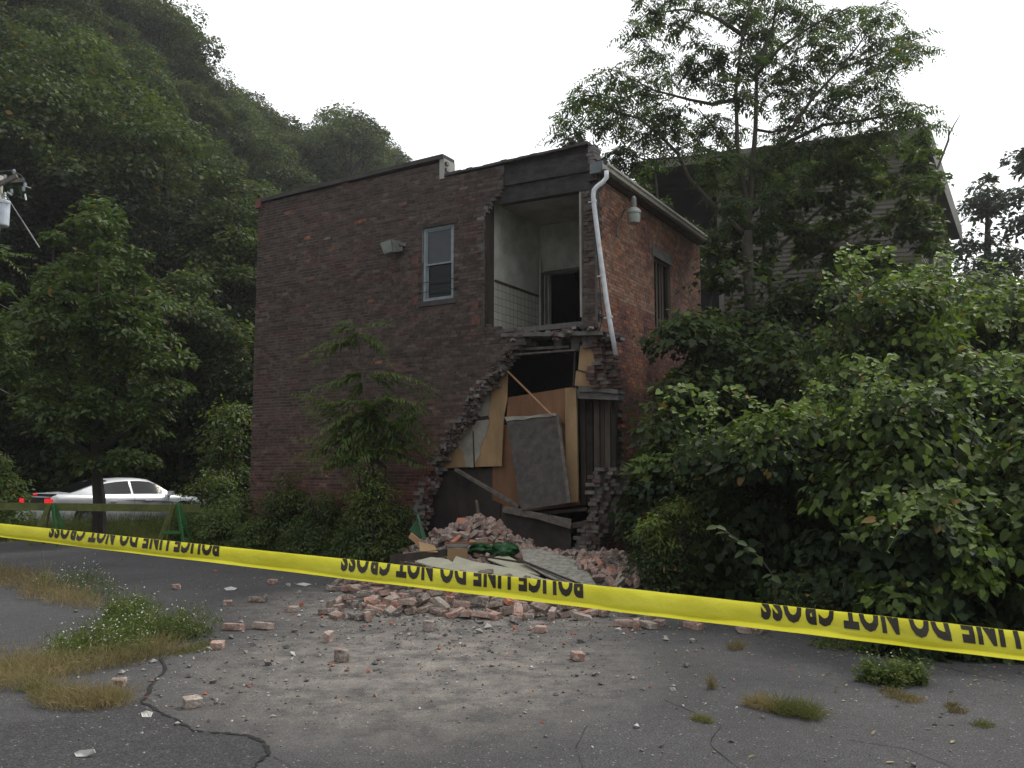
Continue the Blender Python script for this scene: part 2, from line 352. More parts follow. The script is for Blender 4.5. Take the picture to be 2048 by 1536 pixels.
def tapemat():
    m, nt, b = nmat('yellow_tape')
    c = ramp(nt, noise(nt, 3, 3), [(0.3, (0.72, 0.68, 0.045)), (0.7, (0.86, 0.83, 0.08))])
    nt.links.new(c, b.inputs['Base Color']); b.inputs['Roughness'].default_value = 0.38
    bump(nt, b, noise(nt, 22, 5), 0.45, 0.012)
    tr = nt.nodes.new('ShaderNodeBsdfTranslucent'); nt.links.new(c, tr.inputs[0]); mx = nt.nodes.new('ShaderNodeMixShader'); mx.inputs[0].default_value = 0.45
    nt.links.new(b.outputs[0], mx.inputs[1]); nt.links.new(tr.outputs[0], mx.inputs[2]); nt.links.new(mx.outputs[0], nt.nodes['Material Output'].inputs[0])
    return m
M['tape'] = tapemat()
def pane_mat():
    m, nt, b = nmat('screened_glass')
    c = ramp(nt, noise(nt, 2, 3), [(0.3, (0.035, 0.04, 0.048)), (0.7, (0.06, 0.068, 0.08))]); nt.links.new(c, b.inputs['Base Color'])
    b.inputs['Roughness'].default_value = 0.35; b.inputs['Specular IOR Level'].default_value = 0.6
    return m
M['pane'] = pane_mat()

# ---------------------------------------------------------------- leaf meshes
TPL = {
 'diamond': ([(0, 0, 0), (.5, .42, .1), (0, 1, 0), (-.5, .42, .1)], [(0, 1, 2, 3)]),
 'leaf': ([(0, 0, 0), (.42, .3, .1), (.3, .72, .06), (0, 1, -.08), (-.3, .72, .06), (-.42, .3, .1)], [(0, 1, 2, 3), (0, 3, 4, 5)]),
 'heart': ([(0, .08, 0), (.26, -.06, .04), (.5, .2, .1), (.38, .62, .07), (0, 1, -.1), (-.38, .62, .07), (-.5, .2, .1), (-.26, -.06, .04)], [(0, 1, 2, 3, 4), (0, 4, 5, 6, 7)]),
 'maple': ([(0, .35, 0), (0, 0, 0), (.34, -.02, .05), (.3, .2, .02), (.6, .42, .1), (.28, .5, .03), (0, 1.0, -.06), (-.28, .5, .03), (-.6, .42, .1), (-.3, .2, .02), (-.34, -.02, .05)],
           [(0, 1, 2, 3), (0, 3, 4, 5), (0, 5, 6, 7), (0, 7, 8, 9), (0, 9, 10, 1)]),
}
def nrm(a): return a / np.maximum(np.linalg.norm(a, axis=1, keepdims=True), 1e-9)
def raw_mesh(name, verts, faces_flat, totals, mat_, young=None, midx=None):
    me = bpy.data.meshes.new(name)
    me.vertices.add(len(verts)); me.vertices.foreach_set('co', np.asarray(verts, dtype=np.float32).ravel())
    me.loops.add(len(faces_flat)); me.loops.foreach_set('vertex_index', np.asarray(faces_flat, dtype=np.int32))
    totals = np.asarray(totals, dtype=np.int32); me.polygons.add(len(totals))
    me.polygons.foreach_set('loop_start', np.concatenate([[0], np.cumsum(totals)[:-1]]).astype(np.int32))
    me.polygons.foreach_set('loop_total', totals)
    for m_ in (mat_ if isinstance(mat_, (list, tuple)) else [mat_]): me.materials.append(m_)
    if midx is not None: me.polygons.foreach_set('material_index', np.asarray(midx, dtype=np.int32))
    if young is not None:
        a = me.attributes.new('young', 'FLOAT', 'POINT'); a.data.foreach_set('value', np.asarray(young, dtype=np.float32))
    me.update(calc_edges=True); return me
def leaves(P, Nn, T, L, Wd, kind):
    """vertices, flat faces and totals of many leaves"""
    tv, tf = TPL[kind]; tv = np.array(tv, dtype=np.float64)
    Nn = nrm(Nn); T = nrm(T - Nn * np.sum(T * Nn, axis=1, keepdims=True)); X = np.cross(T, Nn)
    n, k = len(P), len(tv)
    v = (P[:, None, :] + X[:, None, :] * (tv[None, :, 0:1] * Wd[:, None, None]) + T[:, None, :] * (tv[None, :, 1:2] * L[:, None, None]) + Nn[:, None, :] * (tv[None, :, 2:3] * Wd[:, None, None]))
    ff = np.array([i for f in tf for i in f]); tot = np.array([len(f) for f in tf])
    return v.reshape(-1, 3), (ff[None, :] + (np.arange(n) * k)[:, None]).ravel(), np.tile(tot, n), k
class LB:
    """collects leaves of one mesh"""
    def __init__(s): s.v = []; s.f = []; s.t = []; s.y = []; s.n = 0
    def add(s, P, Nn, T, L, Wd, kind, young):
        v, f, t, k = leaves(P, Nn, T, L, Wd, kind)
        s.v.append(v); s.f.append(f + s.n); s.t.append(t); s.y.append(np.repeat(young, k)); s.n += len(v)
    def mesh(s, name, m): return raw_mesh(name, np.concatenate(s.v), np.concatenate(s.f), np.concatenate(s.t), m, np.concatenate(s.y))
    def build(s, name, m, parent=None, loc=None):
        me = s.mesh(name, m); o = bpy.data.objects.new(name, me); col.objects.link(o)
        if parent: o.parent = parent
        if loc is not None: o.location = loc
        return o
def clump(lb, rg, c, r, n, size, kind, young=0.0, squash=0.8, droop=0.5, asp=0.6, sun_top=0.0, outward=None, spread=0.0, upb=0.75):
    """leaves over the shell of one bough end"""
    d = nrm(rg.normal(size=(n, 3))); d[:, 2] = np.abs(d[:, 2]) * 0.9 - 0.25 * rg.random(n)
    if outward is not None: d = nrm(d + np.array(outward) * 0.5)
    rr = r * (0.55 + 0.5 * rg.random(n) ** 0.6 + spread * rg.random(n) ** 4)
    P = np.array(c) + d * rr[:, None] * np.array([1, 1, squash])
    Nn = d * (1.2 - upb * .9) + np.array([0, 0, upb]) + rg.normal(size=(n, 3)) * 0.42
    T = d + np.array([0, 0, -droop]) + rg.normal(size=(n, 3)) * 0.5
    L = size * np.clip(np.exp(rg.normal(-.05, .33, n)), .4, 1.7)
    y = np.clip(young + sun_top * np.clip(d[:, 2], 0, 1) * rg.random(n) + 0.15 * rg.normal(size=n) * (young > 0), 0, 1)  # upper leaves yellower: new growth plus painted sunlit tops
    lb.add(P, Nn, T, L, L * asp, kind, y)
def frond(lb, rg, base, tip, sag, pairs, ll, lw, young=0.0):
    """compound leaf: opposite leaflets hanging from an arched rib"""
    b, t = np.array(base, float), np.array(tip, float); n = pairs
    u = np.linspace(0.15, 1, n); P = b + (t - b) * u[:, None]; P[:, 2] += sag * 4 * u * (1 - u) * 0.5 - sag * u ** 2 * 0.5
    ax = nrm(np.gradient(P, axis=0)); side = nrm(np.cross(ax, np.array([0, 0, 1.0]) + rg.normal(size=3) * 0.25))
    up = np.cross(side, ax)
    f = np.sin(np.pi * (0.12 + 0.8 * u)) ** 0.6
    for sgn in (-1, 1):
        T = side * sgn + ax * 0.45 + np.array([0, 0, -0.55]) + rg.normal(size=(n, 3)) * 0.12
        lb.add(P + rg.normal(size=(n, 3)) * 0.01, up + side * sgn * 0.35 + rg.normal(size=(n, 3)) * 0.15, T, ll * f * (0.85 + 0.3 * rg.random(n)), lw * f, 'leaf' if lw > 0.03 else 'diamond', np.full(n, young))
    # rib as thin leaf
    lb.add(np.array([b]), np.array([[0, 0.3, 1.0]]), np.array([P[n // 2] - b]), np.array([np.linalg.norm(P[n // 2] - b)]), np.array([0.012]), 'diamond', np.array([young]))
    lb.add(np.array([P[n // 2]]), np.array([[0, 0.3, 1.0]]), np.array([P[-1] - P[n // 2]]), np.array([np.linalg.norm(P[-1] - P[n // 2])]), np.array([0.01]), 'diamond', np.array([young]))
def copy_tree(o, parent=None):
    c = o.copy(); col.objects.link(c)
    if parent: c.parent = parent
    for ch in list(o.children): copy_tree(ch, c)
    return c

exec_parts = []
#=====SETTING=====
# ---------------------------------------------------------------- ground
m = MB(); m.add([(-400, -60, -0.06), (400, -60, -0.06), (400, 500, -0.06), (-400, 500, -0.06)], [(0, 1, 2, 3)])
tag(m.build('ground', M['soil']), kind='structure')
lot_px = [(-1500, 1100), (-60, 1078), (300, 1083), (520, 1098), (760, 1118), (900, 1112), (1130, 1122), (1290, 1160), (1500, 1222), (1750, 1285), (2048, 1330)]
lot = [G(x, y) for x, y in lot_px]
rl = random.Random(5)
lot2 = []
for a, b in zip(lot, lot[1:]):
    for k in range(8): lot2.append(a.lerp(b, k / 8) + Vector((rl.uniform(-.06, .06), rl.uniform(-.08, .08), 0)))
lot2.append(lot[-1]); lot2 += [Vector((9, 4, 0)), Vector((12, -8, 0)), Vector((-30, -8, 0))]
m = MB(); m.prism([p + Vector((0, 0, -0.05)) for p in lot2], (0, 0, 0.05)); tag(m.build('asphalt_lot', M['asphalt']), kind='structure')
m = MB(); m.pbox((-90, 21.5, -0.08), (84, 0, 0), (0, 9.0, 0), (0, 0, 0.055)); tag(m.build('road', M['asphalt_old']), kind='structure')
crack_px = [(310, 1290), (330, 1340), (300, 1372), (296, 1390), (284, 1405), (320, 1425), (352, 1442), (385, 1463), (440, 1468), (500, 1474), (528, 1488), (536, 1510), (512, 1530), (500, 1560)]
patch = [G(x, y) for x, y in crack_px[3:]] + [G(300, 1800), G(-400, 1800), G(-300, 1500), G(-60, 1455), G(100, 1440), G(230, 1420)]
m = MB(); m.prism([p + Vector((0, 0, 0.0)) for p in patch], (0, 0, 0.005)); tag(m.build('asphalt_patch', M['asphalt_old']), kind='structure')
def ribbon(pts, w0, w1, z, rnd, sub=6):
    P = []
    for a, b in zip(pts, pts[1:]):
        for k in range(sub): P.append(a.lerp(b, k / sub) + Vector((rnd.uniform(-.012, .012), rnd.uniform(-.012, .012), 0)))
    P.append(pts[-1]); vs_, fs = [], []
    for i, p in enumerate(P):
        d = (P[min(i + 1, len(P) - 1)] - P[max(i - 1, 0)]).normalized(); nn = Vector((-d.y, d.x, 0))
        w = rnd.uniform(w0, w1)
        vs_ += [p + nn * w + Vector((0, 0, z)), p - nn * w * rnd.uniform(.5, 1.2) + Vector((0, 0, z))]
        if i: fs.append((2 * i - 2, 2 * i - 1, 2 * i + 1, 2 * i))
    return vs_, fs
m = MB()
m.add(*ribbon([G(x, y) for x, y in crack_px], 0.004, 0.022, 0.009, rl))
m.add(*ribbon([G(x, y) for x, y in [(536, 1510), (560, 1520), (600, 1550)]], 0.001, 0.004, 0.004, rl))
m.add(*ribbon([G(x, y) for x, y in [(-40, 1306), (60, 1300), (100, 1290)]], 0.004, 0.012, 0.004, rl))
m.add(*ribbon([G(x, y) for x, y in [(1440, 1222), (1560, 1258), (1720, 1300), (1900, 1338), (2100, 1385)]], 0.001, 0.007, 0.004, rl))
tag(m.build('asphalt_crack', M['crack']), kind='structure')

# hill: polar sheet
HPX = [-2600, -700, 0, 340, 400, 500, 560, 690, 820, 1000, 1200, 1400, 1700, 2400]
HY1 = [60, 56, 60, 72, 78, 88, 95, 110, 120, 125, 130, 135, 140, 150]
HYP = [-400, -440, -230, 90, 180, 235, 262, 272, 375, 480, 600, 860, 925, 935]
def hill_info(px):
    Y1 = interp(px, HPX, HY1); yp = interp(px, HPX, HYP)
    ztop = at(px, yp, Y1).z
    return interp(px, [-700, 400, 1200], [29, 31, 36]), Y1, max(0.0, ztop - 9.0)
def hill_z(px, Y):
    Y0, Y1, Hh = hill_info(px); t = min(max((Y - Y0) / (Y1 - Y0), 0), 1)
    return Hh * (t ** 0.92)
def hx(px, Y): return (px - 1024) / F * Y * 1.0
m = MB(); vs_, fs = [], []
pxs = list(range(-2600, 2401, 50)); ts = [i / 30 for i in range(31)] + [1.15, 1.6, 3.0]
rh = random.Random(3)
for px in pxs:
    Y0, Y1, Hh = hill_info(px)
    for t in ts:
        Y = Y0 + (Y1 - Y0) * t
        z = hill_z(px, Y) + (rh.uniform(-.35, .35) if t > 0 else 0)
        if t > 1.0: z = Hh * (1.0 - 0.05 * (t - 1))
        vs_.append((hx(px, Y), Y, z - 0.1))
nt_ = len(ts)
for i in range(len(pxs) - 1):
    for j in range(nt_ - 1):
        a = i * nt_ + j; fs.append((a, a + nt_, a + nt_ + 1, a + 1))
m.add(vs_, fs); tag(m.build('hill', M['hill'], smooth=True), kind='structure')

#=====BUILDING=====
bld = empty('brick_building', C0, 'two-storey dark brick building with its front corner collapsed open behind the rubble', 'building')
LEN = W(506, 760)[0]
S_STEP = W(888, 330)[0]
zA, zB = W(537, 402)[1], W(868, 322)[1]          # left coping underside ends
zC, zD = W(892, 350)[1], W(1180, 290)[1]
def ztop(s):
    if s > S_STEP: return zA + (zB - zA) * (LEN - s) / (LEN - S_STEP) - 0.05
    return zC + (zD - zC) * (S_STEP - s) / S_STEP - 0.05
hole_px = [(1009, 325), (1004, 385), (985, 402), (969, 432), (967, 648), (1012, 658), (1048, 672), (1050, 690), (1012, 704), (992, 740), (968, 768), (943, 795), (925, 838), (900, 868), (878, 905), (856, 935), (850, 975), (836, 1010), (826, 1060), (834, 1150),
           (1400, 1150), (1400, 655), (1166, 657), (1166, 385), (1193, 380), (1196, 240), (1009, 240)]
hole = [W(x, y) for x, y in hole_px]
win_px = [(842, 455), (906, 442), (908, 598), (846, 608)]
win = [W(x, y) for x, y in win_px]
w_s0, w_s1 = (win[1][0] + win[2][0]) / 2, (win[0][0] + win[3][0]) / 2
w_z0, w_z1 = (win[2][1] + win[3][1]) / 2, (win[0][1] + win[1][1]) / 2
rb = random.Random(11)
CH, BL = 0.0672, 0.212
def shade1(cs):
    c = rb.choice(cs); k = rb.uniform(.75, 1.3); return (c[0] * k, c[1] * k, c[2] * k)
def vnoise(x, y, seed=0):
    def h(i, j): return random.Random(i * 7349 + j * 9151 + seed * 77).random()
    i, j = math.floor(x), math.floor(y); fx, fy = x - i, y - j; fx = fx * fx * (3 - 2 * fx); fy = fy * fy * (3 - 2 * fy)
    return (h(i, j) * (1 - fx) + h(i + 1, j) * fx) * (1 - fy) + (h(i, j + 1) * (1 - fx) + h(i + 1, j + 1) * fx) * fy
def col_front(s, z):
    n = vnoise(s * 1.1, z * 1.3, 1) ; n2 = vnoise(s * 3, z * 4, 2)
    j = rb.uniform(0.65, 1.35)
    red = min(1, max(0, (3.6 - z) / 1.8 + (n - .5) * 1.2)) * 0.8
    red2 = min(1, max(0, (1.7 - z) / 0.8 + (n2 - .5)))
    c = Vector((0.078, 0.058, 0.049)).lerp(Vector((0.105, 0.062, 0.050)), red).lerp(Vector((0.115, 0.045, 0.034)), red2 * 0.7)
    if z < 2.5 and 1.6 < s < 4.6: c = c.lerp(Vector((0.15, 0.05, 0.034)), .75 * max(0, min(1, (2.5 - z) / .7)) * max(0, min(1, (4.6 - s) / .8 )) * (.5 + n2 * .5))
    if n2 > 0.72 and z > 3.5: c = c.lerp(Vector((0.095, 0.052, 0.045)), 0.7)
    if rb.random() < 0.0015: c = Vector((0.24, 0.10, 0.06))
    elif rb.random() < 0.05: c *= 1.5
    c *= j
    return tuple(c)
def mort_front(s, z):
    n = vnoise(s * 0.9 + 3, z * 1.6, 5)
    k = 0.11 + 0.22 * max(0, n - 0.35)
    if z > 5.9 and s > 3.0: k = 0.24 + 0.06 * n
    if z < 4.0: k = 0.13 + 0.12 * n
    if s < 2.2 and z > 4: k = 0.09
    return (k, k * 0.96, k * 0.92)
orange = [W(x, y) for x, y in [(624, 557), (664, 500), (742, 602), (727, 440)]]
whites = [W(x, y) for x, y in [(655, 476)]]
def wall(name, P, s0, s1, zt, keep, colf, mortf, layers, parent, cuts=(), clip=None):
    """brick by brick wall. P(s,z,off)->point; keep(s,z,layer)"""
    m = MB()
    ns = int((zt) / CH) + 1
    for layer in layers:
        o0 = layer * 0.108
        for k in range(ns):
            z = k * CH; header = (k % 6 == 5)
            L = BL if not header else BL / 2
            s = s0 - (L / 2 if k % 2 else 0) - (0.03 * layer)
            while s < s1:
                a, b = max(s, s0), min(s + L, s1); s += L
                for c0_, c1_, cz0, cz1 in cuts:
                    if cz0 < z + CH / 2 < cz1:
                        if a < c0_ < b: b = c0_
                        elif a < c1_ < b: a = c1_
                if b - a < 0.02: continue
                cs, cz = (a + b) / 2, z + CH / 2
                if clip:
                    ab = clip(a, b, cz, layer, k)
                    if ab is None: continue
                    a, b = ab; cs = (a + b) / 2
                kk = keep(cs, cz, layer)
                if not kk: continue
                edge = kk == 2
                c = colf(cs, cz)
                if layer: c = tuple(x * 1.25 for x in c)
                j = rb.uniform(-.0025, .0025) + (rb.uniform(-.03, .03) if edge else 0)
                jj = rb.uniform(-.012, .012) if edge else 0
                x = rb.uniform(0.004, 0.006); d = 0.095
                p = P(a + x + jj, z + x * 1.1, o0 + j)
                m.pbox(p, P(b - x + jj, z + x * 1.1, o0 + j + (rb.uniform(-.012, .012) if edge else 0)) - p, P(a + x + jj, z + CH - x * 0.9, o0 + j) - p, P(a + x + jj, z + x * 1.1, o0 + j + d) - p, 0, c)
                mo = mortf(cs, cz)
                q = P(a, z, o0 + 0.0085)
                m.pbox(q, P(b, z, o0 + 0.0085) - q, P(a, z + CH, o0 + 0.0085) - q, P(a, z, o0 + 0.104) - q, 1, mo)
    return m.build(name, [M['brick'], M['mortar']], parent, tint=True)
def near_hole(s, z, d, poly):
    for ds, dz in ((d, 0), (-d, 0), (0, d * .6), (0, -d * .6), (d * .7, d * .4), (-d * .7, d * .4), (-d * .7, -d * .4), (d * .7, -d * .4)):
        if inpoly(s + ds, z + dz, poly): return True
    return False
zfl_ = W(975, 655, 0.2)[1]
def clip_front(a, b, z, layer, k):
    up = z > zfl_ - .1
    j = 0 if up else (vnoise(z * 9.3, layer * 3.7, 51) - .5) * .16 + random.Random(k * 31 + layer).gauss(0, .035)
    sh = 0 if up else .05 * layer
    if not any(inpoly(a + (b - a) * f + j + sh, z, hole) for f in (0, .5, 1)): return a, b
    ok = [a + (b - a) * f for f in (0, .12, .25, .38, .5, .62, .75, .88, 1) if not inpoly(a + (b - a) * f + j + sh, z, hole)]
    if not up and len(ok) > 3 and rb.random() < .3: return a, b
    return (min(ok), max(ok)) if len(ok) > 1 else None
def keep_front(s, z, layer):
    if z > ztop(s): return 0
    if w_s0 - 0.01 < s < w_s1 + 0.01 and w_z0 < z < w_z1: return 0
    up = z > zfl_ - .1
    if layer == 0:
        return 2 if not (up and s > .5 and z < 5.9) and near_hole(s, z, 0.13, hole) else 1
    if up or s < 1.0: return 0
    if not near_hole(s, z, 0.62, hole): return 0
    return 2
fw = wall('front_wall', WP, 0.0, LEN, zA + 0.5, keep_front, col_front, mort_front, (0, 1, 2), bld, [(w_s0, w_s1, w_z0, w_z1), (W(1166, 500)[0], W(968, 500)[0], zfl_ - .02, 5.8)], clip_front)
# odd bricks standing slightly proud: patched or spalled
for (s, z) in orange:
    k = rb.uniform(.7, 1.1); m = MB(); m.pbox(WP(s - .1 * k, z - .03, -0.006), U * .2 * k, Z * .062, V * .05, 0, (0.22 * k, 0.095 * k, 0.055 * k)); m.build('orange_patch_brick', M['brick'], bld, tint=True)
for (x, y) in [(655, 476)]:
    s, z = W(x, y); m = MB(); m.pbox(WP(s - .1, z - .03, -0.004), U * .2, Z * .05, V * .05, 0, (0.2, 0.2, 0.2)); m.build('pale_patch_brick', M['brick'], bld, tint=True)
for (x, y) in [(829, 558), (829, 600), (829, 520), (948, 610), (952, 640), (690, 365)]:
    s, z = W(x, y); w_ = rb.uniform(.14, .21)
    m = MB(); m.pbox(WP(s - .1, z - .1, -0.006), U * w_, Z * .19, V * .05, 0, (0.115, 0.062, 0.05)); m.build('red_patch', M['brick'], bld, tint=True)

# side wall: s = 0 plane, coordinate t runs inwards
def SP_(t, z, off=0.0): return C0 + V * t + U * (off + 0.002) + Z * z
TEND = S(1412, 492, -0.25)[0]
z_gut = S(1210, 326, -0.25)[1]
shole = [S(x, y) for x, y in [(1185, 668), (1214, 690), (1226, 705), (1236, 770), (1240, 800), (1247, 940), (1236, 965), (1222, 1000), (1205, 1030), (1190, 1060), (1182, 1085), (1170, 1085), (1150, 1000)]]
swin = [S(x, y) for x, y in [(1308, 512), (1344, 532), (1344, 640), (1308, 628)]]
sw_t0, sw_t1 = swin[0][0], swin[0][0] + 0.95
sw_z1 = swin[0][1]; sw_z0 = sw_z1 - 1.55
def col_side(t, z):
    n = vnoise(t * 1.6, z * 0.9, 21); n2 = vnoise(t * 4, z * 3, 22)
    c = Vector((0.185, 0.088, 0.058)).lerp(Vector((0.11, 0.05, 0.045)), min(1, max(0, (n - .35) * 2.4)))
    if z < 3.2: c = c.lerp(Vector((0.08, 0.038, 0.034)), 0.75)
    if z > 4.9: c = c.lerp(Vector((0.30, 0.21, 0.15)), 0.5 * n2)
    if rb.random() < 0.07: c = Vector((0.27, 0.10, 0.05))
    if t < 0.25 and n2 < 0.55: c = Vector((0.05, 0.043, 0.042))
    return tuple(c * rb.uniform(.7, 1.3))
def mort_side(t, z):
    k = 0.09 + 0.13 * vnoise(t * 2, z * 2, 25)
    return (k, k * .93, k * .86)
def keep_side(t, z, layer):
    if z > z_gut - 0.12: return 0
    if sw_t0 < t < sw_t1 and sw_z0 < z < sw_z1: return 0
    js, jz = rb.uniform(-.05, .05), rb.uniform(-.04, .04)
    if layer == 0:
        if inpoly(t + js, z + jz, shole): return 0
        return 2 if near_hole(t, z, 0.12, shole) or (t < 0.22 and z < 4.6) else 1
    if t > 0.9 + 0.3 * layer: return 0
    if z > 3.9: return 1 if t > 0.12 else 0
    if inpoly(t + js - .05, z + jz, shole): return 0
    return 2
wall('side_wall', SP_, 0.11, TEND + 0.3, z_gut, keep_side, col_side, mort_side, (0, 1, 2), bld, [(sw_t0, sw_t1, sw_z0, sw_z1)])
# solid backing walls
bk = MB()
bk.pbox(SP_(1.2, 0, 0.12), V * (TEND - .9), U * .2, Z * (z_gut - .15))
bk.pbox(WP(LEN - .005, 0, 0.12), U * -0.3, V * 6.2, Z * (zA - .2))
bk.pbox(WP(0.33, 0, 6.0), U * (LEN - 0.6), V * .3, Z * (zC - .4))
s_in = W(968, 500)[0]
bk.pbox(WP(s_in + 0.12, zfl_, 0.12), U * (w_s0 - s_in - 0.17), V * .2, Z * (zC - .3 - zfl_))
bk.pbox(WP(w_s1 + .05, 0, 0.12), U * (LEN - w_s1 - .4), V * .2, Z * (zA - .3))
bk.pbox(WP(w_s0 - .05, zfl_, 0.121), U * (w_s1 - w_s0 + .1), V * .2, Z * (w_z0 - .1 - zfl_))
bk.build('inner_walls', M['darkboard'], bld)
# roof
m = MB()
m.pbox(WP(-0.15, z_gut + 0.03, 0.11), U * (LEN - .2), V * 6.2, Z * 0.12); m.build('roof', M['tar'], bld)
# coping pieces
m = MB()
a, b = WP(LEN - 0.12, zA, -0.05), WP(S_STEP, zB, -0.05)
m.pbox(a, b - a, V * 0.42, Z * 0.09); cop = m.build('coping', M['coping'], bld)
m = MB(); m.pbox(WP(S_STEP - 0.02, zB - 0.42, -0.02), U * 0.12, V * 0.38, Z * 0.42); m.build('coping_end_block', M['stone'], bld)
m = MB(); m.pbox(WP(LEN + 0.04, zA - 0.13, -0.06), U * -0.17, V * 0.4, Z * 0.2); m.build('corner_tile', M['terracotta'], bld)
m = MB()
a, b = WP(S_STEP - .03, zC - .02, -0.03), WP(0.12, zD + .02, -0.03)
P_ = [a.lerp(b, i / 24) for i in range(25)]
for p, q in zip(P_, P_[1:]): m.pbox(p + Z * rb.uniform(-.008, .008), (q - p) * 1.0, V * 0.36, Z * rb.uniform(.035, .06))
m.build('roof_edging', M['coping'], bld)
# dark fascia board where the face brick fell away
fas_px = [(1000, 332), (1190, 288), (1193, 376), (1000, 408)]
m = MB(); q = [WW(x, y, 0.09) for x, y in fas_px]; m.prism(q, V * 0.16)
q = [WW(x, y, 0.05) for x, y in [(1004, 340), (1188, 298), (1189, 340), (1006, 372)]]; m.prism(q, V * 0.036)
m.build('tarred_fascia', M['tar'], bld)
m = MB()                                                   # broken brick edge of the parapet end
for k in range(11):
    zz = W(1186, 360)[1] + k * CH
    if zz < zD - .02: m.pbox(WP(rb.uniform(-.03, .02), zz, 0.01 + rb.uniform(0, .03)), U * rb.uniform(.10, .16), V * .3, Z * .058, 0, (0.16, 0.15, 0.14) if k > 4 else (0.07, 0.055, 0.05))
m.build('parapet_end', M['brick'], bld, tint=True)
# debris on the roof edge
m = MB()
for i in range(26):
    s = rb.uniform(0.25, 0.75); h = 0.16 * (1 - abs(s - .5) / .3)
    m.box(*WP(s, zD + .05 + rb.uniform(0, max(.02, h)), .1 + rb.uniform(0, .15)), rb.uniform(.05, .12), rb.uniform(.05, .12), rb.uniform(.04, .09))
m.build('torn_roofing', M['tar'], bld)

# ---- upper room
zfl = W(975, 655, 0.2)[1]; zcl = W(980, 404, 0.1)[1] + 0.04; DR = 0
for D in [i * .1 for i in range(10, 80)]:
    p = WP(s_in - .03, 4, D) - O
    px = 1024 + F * p.x / (p.y * CP + p.z * SP)
    if px > 1081: DR = D; break
m = MB(); m.pbox(WP(s_in - .03, zfl - .05, 0.33), U * 0.12, V * (DR - .33), Z * (zcl - zfl + .05)); room_wall = m.build('plastered_partition', M['plaster'], bld)
m = MB(); m.pbox(WP(s_in - .025, zfl, 0.05), U * 0.10, V * .28, Z * (zcl - zfl)); m.build('door_jamb', M['darkwood'], bld)
zr0 = S(973, 558, s_in - .04)[1]
m = MB(); m.pbox(WP(s_in - .045, zfl, 0.33), U * 0.014, V * (DR - .33), Z * (zr0 - zfl)); m.build('tile_wainscot', M['tile'], bld)
m = MB(); m.pbox(WP(s_in - .065, zr0, 0.33), U * 0.034, V * (DR - .33), Z * .045); m.build('dado_rail', M['darkwood'], bld)
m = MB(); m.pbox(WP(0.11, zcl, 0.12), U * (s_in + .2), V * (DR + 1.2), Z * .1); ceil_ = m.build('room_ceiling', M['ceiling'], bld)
m = MB(); m.pbox(WP(0.33, zfl - .04, 0.3), U * (s_in + .2), V * (DR + 2.2), Z * .1 * -1 + Z * .0001); m.build('room_floor', M['concrete'], bld)
# back wall with dark doorway
sb0 = W(1097, 560, DR)[0]; zdt = W(1130, 545, DR)[1]
m = MB()
m.pbox(WP(sb0, zfl, DR), U * (s_in + 0.1 - sb0), V * .12, Z * (zcl - zfl))
m.pbox(WP(0.22, zdt, DR + .001), U * (sb0 - .22), V * .12, Z * (zcl - zdt))
m.build('room_back_wall', M['plaster'], bld)
m = MB()
for a in (0.0, .09, .2): m.pbox(WP(sb0 + .02 + a, zfl, DR - .03 - a * .1), U * .05, V * .05, Z * (zdt - zfl + .05))
m.pbox(WP(0.3, zdt - .0, DR - .04), U * (sb0 + .1 - .3), V * .04, Z * .07)
m.build('door_casing', M['greywood'], bld)
m = MB(); p0 = WP(W(1080, 600, DR * .93)[0], zfl, DR * .93); m.tube([p0, p0 + Z * (zcl - zfl - 0.75)], 0.028, 8); m.build('steam_pipe', M['gutter'], bld)
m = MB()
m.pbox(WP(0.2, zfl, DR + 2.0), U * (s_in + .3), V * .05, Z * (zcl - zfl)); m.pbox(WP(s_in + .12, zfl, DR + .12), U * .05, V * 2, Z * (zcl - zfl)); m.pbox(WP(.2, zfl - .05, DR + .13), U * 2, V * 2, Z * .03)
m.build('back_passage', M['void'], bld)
m = MB(); p = WP(W(1117, 436, 1.6)[0], zcl, 1.6); m.tube([p, p - Z * .03], [.09, .07], 12); m.build('ceiling_rose', M['ceiling'], bld)
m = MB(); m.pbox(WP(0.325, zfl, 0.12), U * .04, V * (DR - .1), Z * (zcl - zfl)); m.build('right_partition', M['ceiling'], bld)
# jamb studs right of the opening
m = MB()
z0, z1 = W(1170, 657)[1], W(1170, 385)[1]
s1 = W(1166, 500)[0]
m.pbox(WP(s1 - .02, z0, 0.02), U * .05, V * .12, Z * (z1 - z0)); m.pbox(WP(s1 - .16, z0, 0.10), U * .07, V * .1, Z * (z1 - z0 + .1)); m.pbox(WP(s1 + .03, z0 + .1, 0.12), U * .02, V * .12, Z * (z1 - z0 - .1))
m.build('opening_studs', M['stud'], bld)
m = MB()
for k in range(int((z1 - z0) / CH)):
    if rb.random() < .9: m.pbox(WP(-.01 + rb.uniform(0, .05), z0 + k * CH, .0 + rb.uniform(0, .05)), U * rb.uniform(.07, .11), V * .2, Z * .058, 0, (0.10, 0.055, 0.042) if k % 5 else (0.06, .05, .045))
m.build('corner_brick_stack', M['brick'], bld, tint=True)

